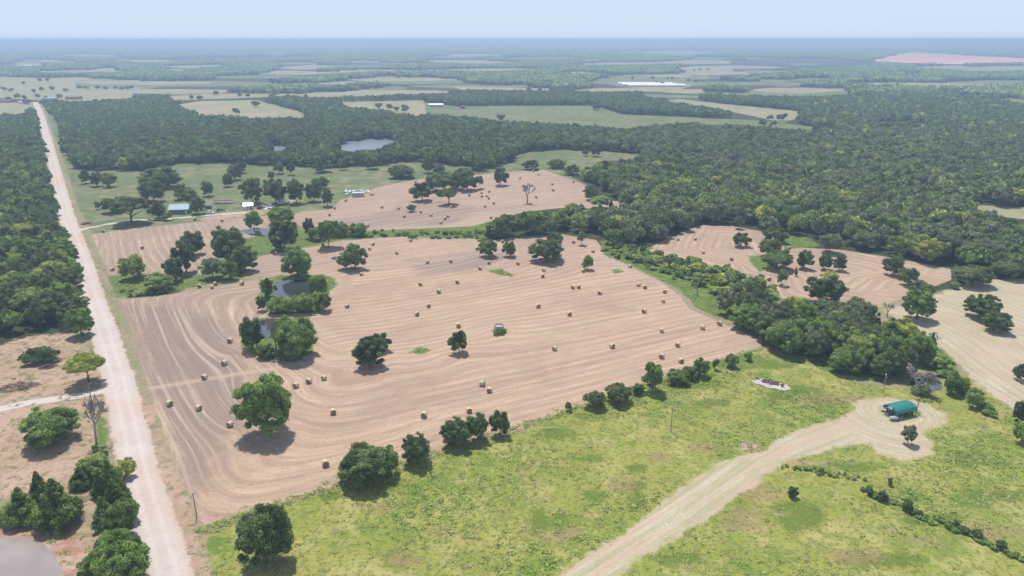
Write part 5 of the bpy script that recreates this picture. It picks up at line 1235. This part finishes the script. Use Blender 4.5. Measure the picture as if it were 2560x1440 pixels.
# utility poles
def pole(px, py, hpx, label, cross=True, lamp=False, group='utility poles'):
    x, y = P(px, py); k = kpm(px, py); hz = hpx / (k * math.cos(th(py))); e = empty('utility_pole', (x, y, 0), R(random.uniform(-15, 15)) if not cross else R(70), label, 'utility pole', group)
    mb = MB(); mb.tube([(0, 0, 0), (0, 0, hz * .5), (0, 0, hz)], [.14, .12, .09], 8); link('post', mb.mesh('post', M_POLE), e)
    if cross:
        mb = MB(); mb.box(-1.1, 1.1, -.14, -.04, hz - .7, hz - .56); ca = link('crossarm', mb.mesh('crossarm', M_POLE), e)
        mb = MB(); [mb.tube([(q, -.09, hz - .56), (q, -.09, hz - .36)], [.05, .04], 6) for q in (-1, 0.45, 1)]; link('insulator', mb.mesh('insulator', M_WHITE), ca)
    if lamp: mb = MB(); mb.tube([(0, 0, hz - .6), (.9, 0, hz - .2)], [.03, .03], 5); mb.tube([(.9, 0, hz - .3), (.9, 0, hz - .1)], [.16, .1], 8); link('lamp_head', mb.mesh('lamp_head', M_STEEL), e)
    return Vector((x, y, hz - .4))
pa = pole(491,1290,56,'utility pole at the road corner of the hay field'); pb = pole(1073,1176,72,'utility pole beside the round fence line tree')
pc_ = pole(1676,1078,66,'thin utility pole standing in the middle of the meadow'); pd = pole(2207,982,44,'utility pole left of the grey bare shrub and pool', True, True)
pe = pole(2290,1034,36,'short dark pole at the right end of the carport',False); pf = pole(228,998,42,'leaning yard light pole at the side drive gate',False,True)
def wire(a, b, label):
    pts_ = []; 
    for i in range(15): t_ = i / 14; q = a.lerp(b, t_); q.z -= 1.6 * 4 * t_ * (1 - t_); pts_.append(q)
    mb = MB(); mb.tube(pts_, [.018] * 15, 3); link('power_line', mb.mesh('power_line', M_DARK), None, label, 'power line', 'power lines')
wire(pa, pb, 'thin sagging wire from the field corner pole to the round tree pole'); wire(pb, pc_, 'thin sagging wire from the round tree pole to the meadow pole'); wire(pc_, pd, 'thin sagging wire from the meadow pole to the pool pole')
# pipe fence at the side drive
def fence(pxs, label, hp=1.3, name='pipe_fence'):
    q = [P(*p) for p in pxs]; x0, y0 = q[0]; e = empty(name, (x0, y0, 0), 0, label, 'fence')
    for (a, b) in q: mb = MB(); mb.tube([(a - x0, b - y0, 0), (a - x0, b - y0, hp + .1)], [.07, .06], 6); link('post', mb.mesh('post', M_POLE), e)
    for z in (.5, hp): mb = MB(); mb.tube([(a - x0, b - y0, z) for a, b in q], [.04] * len(q), 5); link('rail', mb.mesh('rail', M_POLE), e)
fence([(153,1000),(173,998),(192,996),(212,997),(228,998)],'dark post and rail fence along the lower side of the side drive')
fence([(152,988),(162,980),(172,974),(188,968),(206,962)],'dark post and rail fence wing above the side drive entrance')
# brush piles
def brush(px, py, w, h, seed, label, leafy):
    x, y = P(px, py); k = kpm(px, py); e = empty('brush_pile', (x, y, 0), R(15), label, 'brush pile'); g = random.Random(seed); W_ = w / k / 2; D_ = W_ * .5; Hh = h / k
    mb = MB()
    for i in range(170 if not leafy else 70):
        a = g.uniform(0, 6.28); r = math.sqrt(g.random()); c = Vector((W_ * r * math.cos(a), D_ * r * math.sin(a), Hh * (1 - r) * g.random() * .8)); b = g.uniform(-.6, .6); l = g.uniform(.6, 2.4)
        d_ = Vector((math.cos(b), math.sin(b), g.uniform(-.1, .35))); mb.tube([c - d_ * l * .5, c, c + d_ * l * .5 + Vector((0, 0, g.uniform(-.1, .2)))], [.09, .07, .02], 4)
    mb.v = [(a, b, max(c, .01)) for a, b, c in mb.v]; link('branches', mb.mesh('branches', M_WOODY if not leafy else BARK), e)
    if leafy:
        me = crown('leaves', L['oak'], seed, 3000, 26, .07, 0.0, 1.0, 'round', .7); o = link('leaves', me, e); o.scale = (W_, D_, Hh)
brush(106,905,92,34,3,'cut leafy brush heap lying on the bare soil left of the road',True)
brush(45,968,100,26,6,'brown heap of dead branches above the side drive',False)
brush(120,918,36,14,7,'small heap of bare sticks at the foot of the leafy brush heap',False)
# ------------------------------------------------------------------ far farmsteads
def farm(px, py, Lx, Ly, hw, rz, rm, label, wm=M_WHITE, cat='building', name='farm_building', nw=2, gp=None):
    e = house(px, py, Lx, Ly, hw, Ly * .18, rz, wm, rm, label, cat, name, nw, False, .4)
    if gp: e['group'] = gp
for i, (px, py) in enumerate([(1612,212),(1624,215),(1640,217)]):
    farm(px, py, 125, 14, 3.4, R(-3), M_WHITE, ['farthest of three long white poultry barns on the far pasture', 'middle of three long white poultry barns on the far pasture', 'nearest of three long white poultry barns on the far pasture'][i], M_TIN, 'barn', 'poultry_barn', 6, 'long white poultry barns')
farm(1157,271,10,7,3,R(90),M_BRICK,'red brown barn standing in the far pasture',M_RED,'barn','barn',1)
farm(1240,262,20,9,3,R(2),M_DARK,'low dark roofed farmhouse on the edge of the far wood',M_WHITE); farm(1315,262,15,8,3,R(0),M_RED,'red roofed farm building right of the far farmhouse',M_RED)
farm(1090,266,22,9,3,R(5),M_TIN,'long pale shed left of the far red barn',M_TIN,'shed','shed'); farm(1280,258,9,7,3,R(10),M_WHITE,'small white outbuilding between the far farm buildings',M_WHITE,'shed','shed')
farm(125,250,24,10,4,R(0),M_LBROOF,'grey roofed barn where the gravel road meets the far crossroad',M_TIN,'barn','barn'); farm(185,247,26,9,3.4,R(3),M_BRICK,'long brown roofed shed right of the far crossroad',M_BRICK,'shed','shed')
farm(15,255,20,8,3,R(8),M_BRICK,'low brown building at the far left crossroad',M_BRICK); farm(60,258,14,7,3,R(0),M_TIN,'small grey building left of the far crossroad',M_WHITE)
for k_, (px, py, lb) in enumerate([(112,145,'tiny white roof in the far left hamlet, upper one'),(70,168,'white roof in the far left hamlet, lower left one'),(135,168,'white roof in the far left hamlet, middle one'),(230,167,'white roof at the right end of the far left hamlet'),(1275,109,'white building on the horizon, left of two'),(1320,110,'white building on the horizon, right of two'),(1785,196,'pink roofed farm building among far trees on the right'),(1878,182,'brown roofed building deep in the right woods'),(2015,178,'white long roof deep in the right woods, left of two'),(2045,181,'white long roof deep in the right woods, right of two'),(2163,149,'small white building beside the red soil scar')]):
    s_ = 1.0 if py > 140 else 3.0; farm(px, py, 34 * s_ if py > 120 else 160, 12 * s_, 7 * s_, R(0), M_BRICK if 'brown' in lb or 'pink' in lb else M_WHITE, lb, M_WHITE, 'building', 'far_building', 0)
# ------------------------------------------------------------------ haze
t = NT('haze_air'); pv = t.n('ShaderNodeVolumePrincipled'); pv.inputs['Color'].default_value = HAZE_COL + (1,); pv.inputs['Density'].default_value = HAZE; pv.inputs['Anisotropy'].default_value = 0.2
t.t.links.new(pv.outputs[0], t.out.inputs['Volume'])
mb = MB(); mb.box(-52000, 52000, -600, 52000, -1.5, 104.0); hz_ = link('haze', mb.mesh('haze', t.mat), None, 'thin blue summer haze over the whole countryside', 'haze', None, 'stuff')
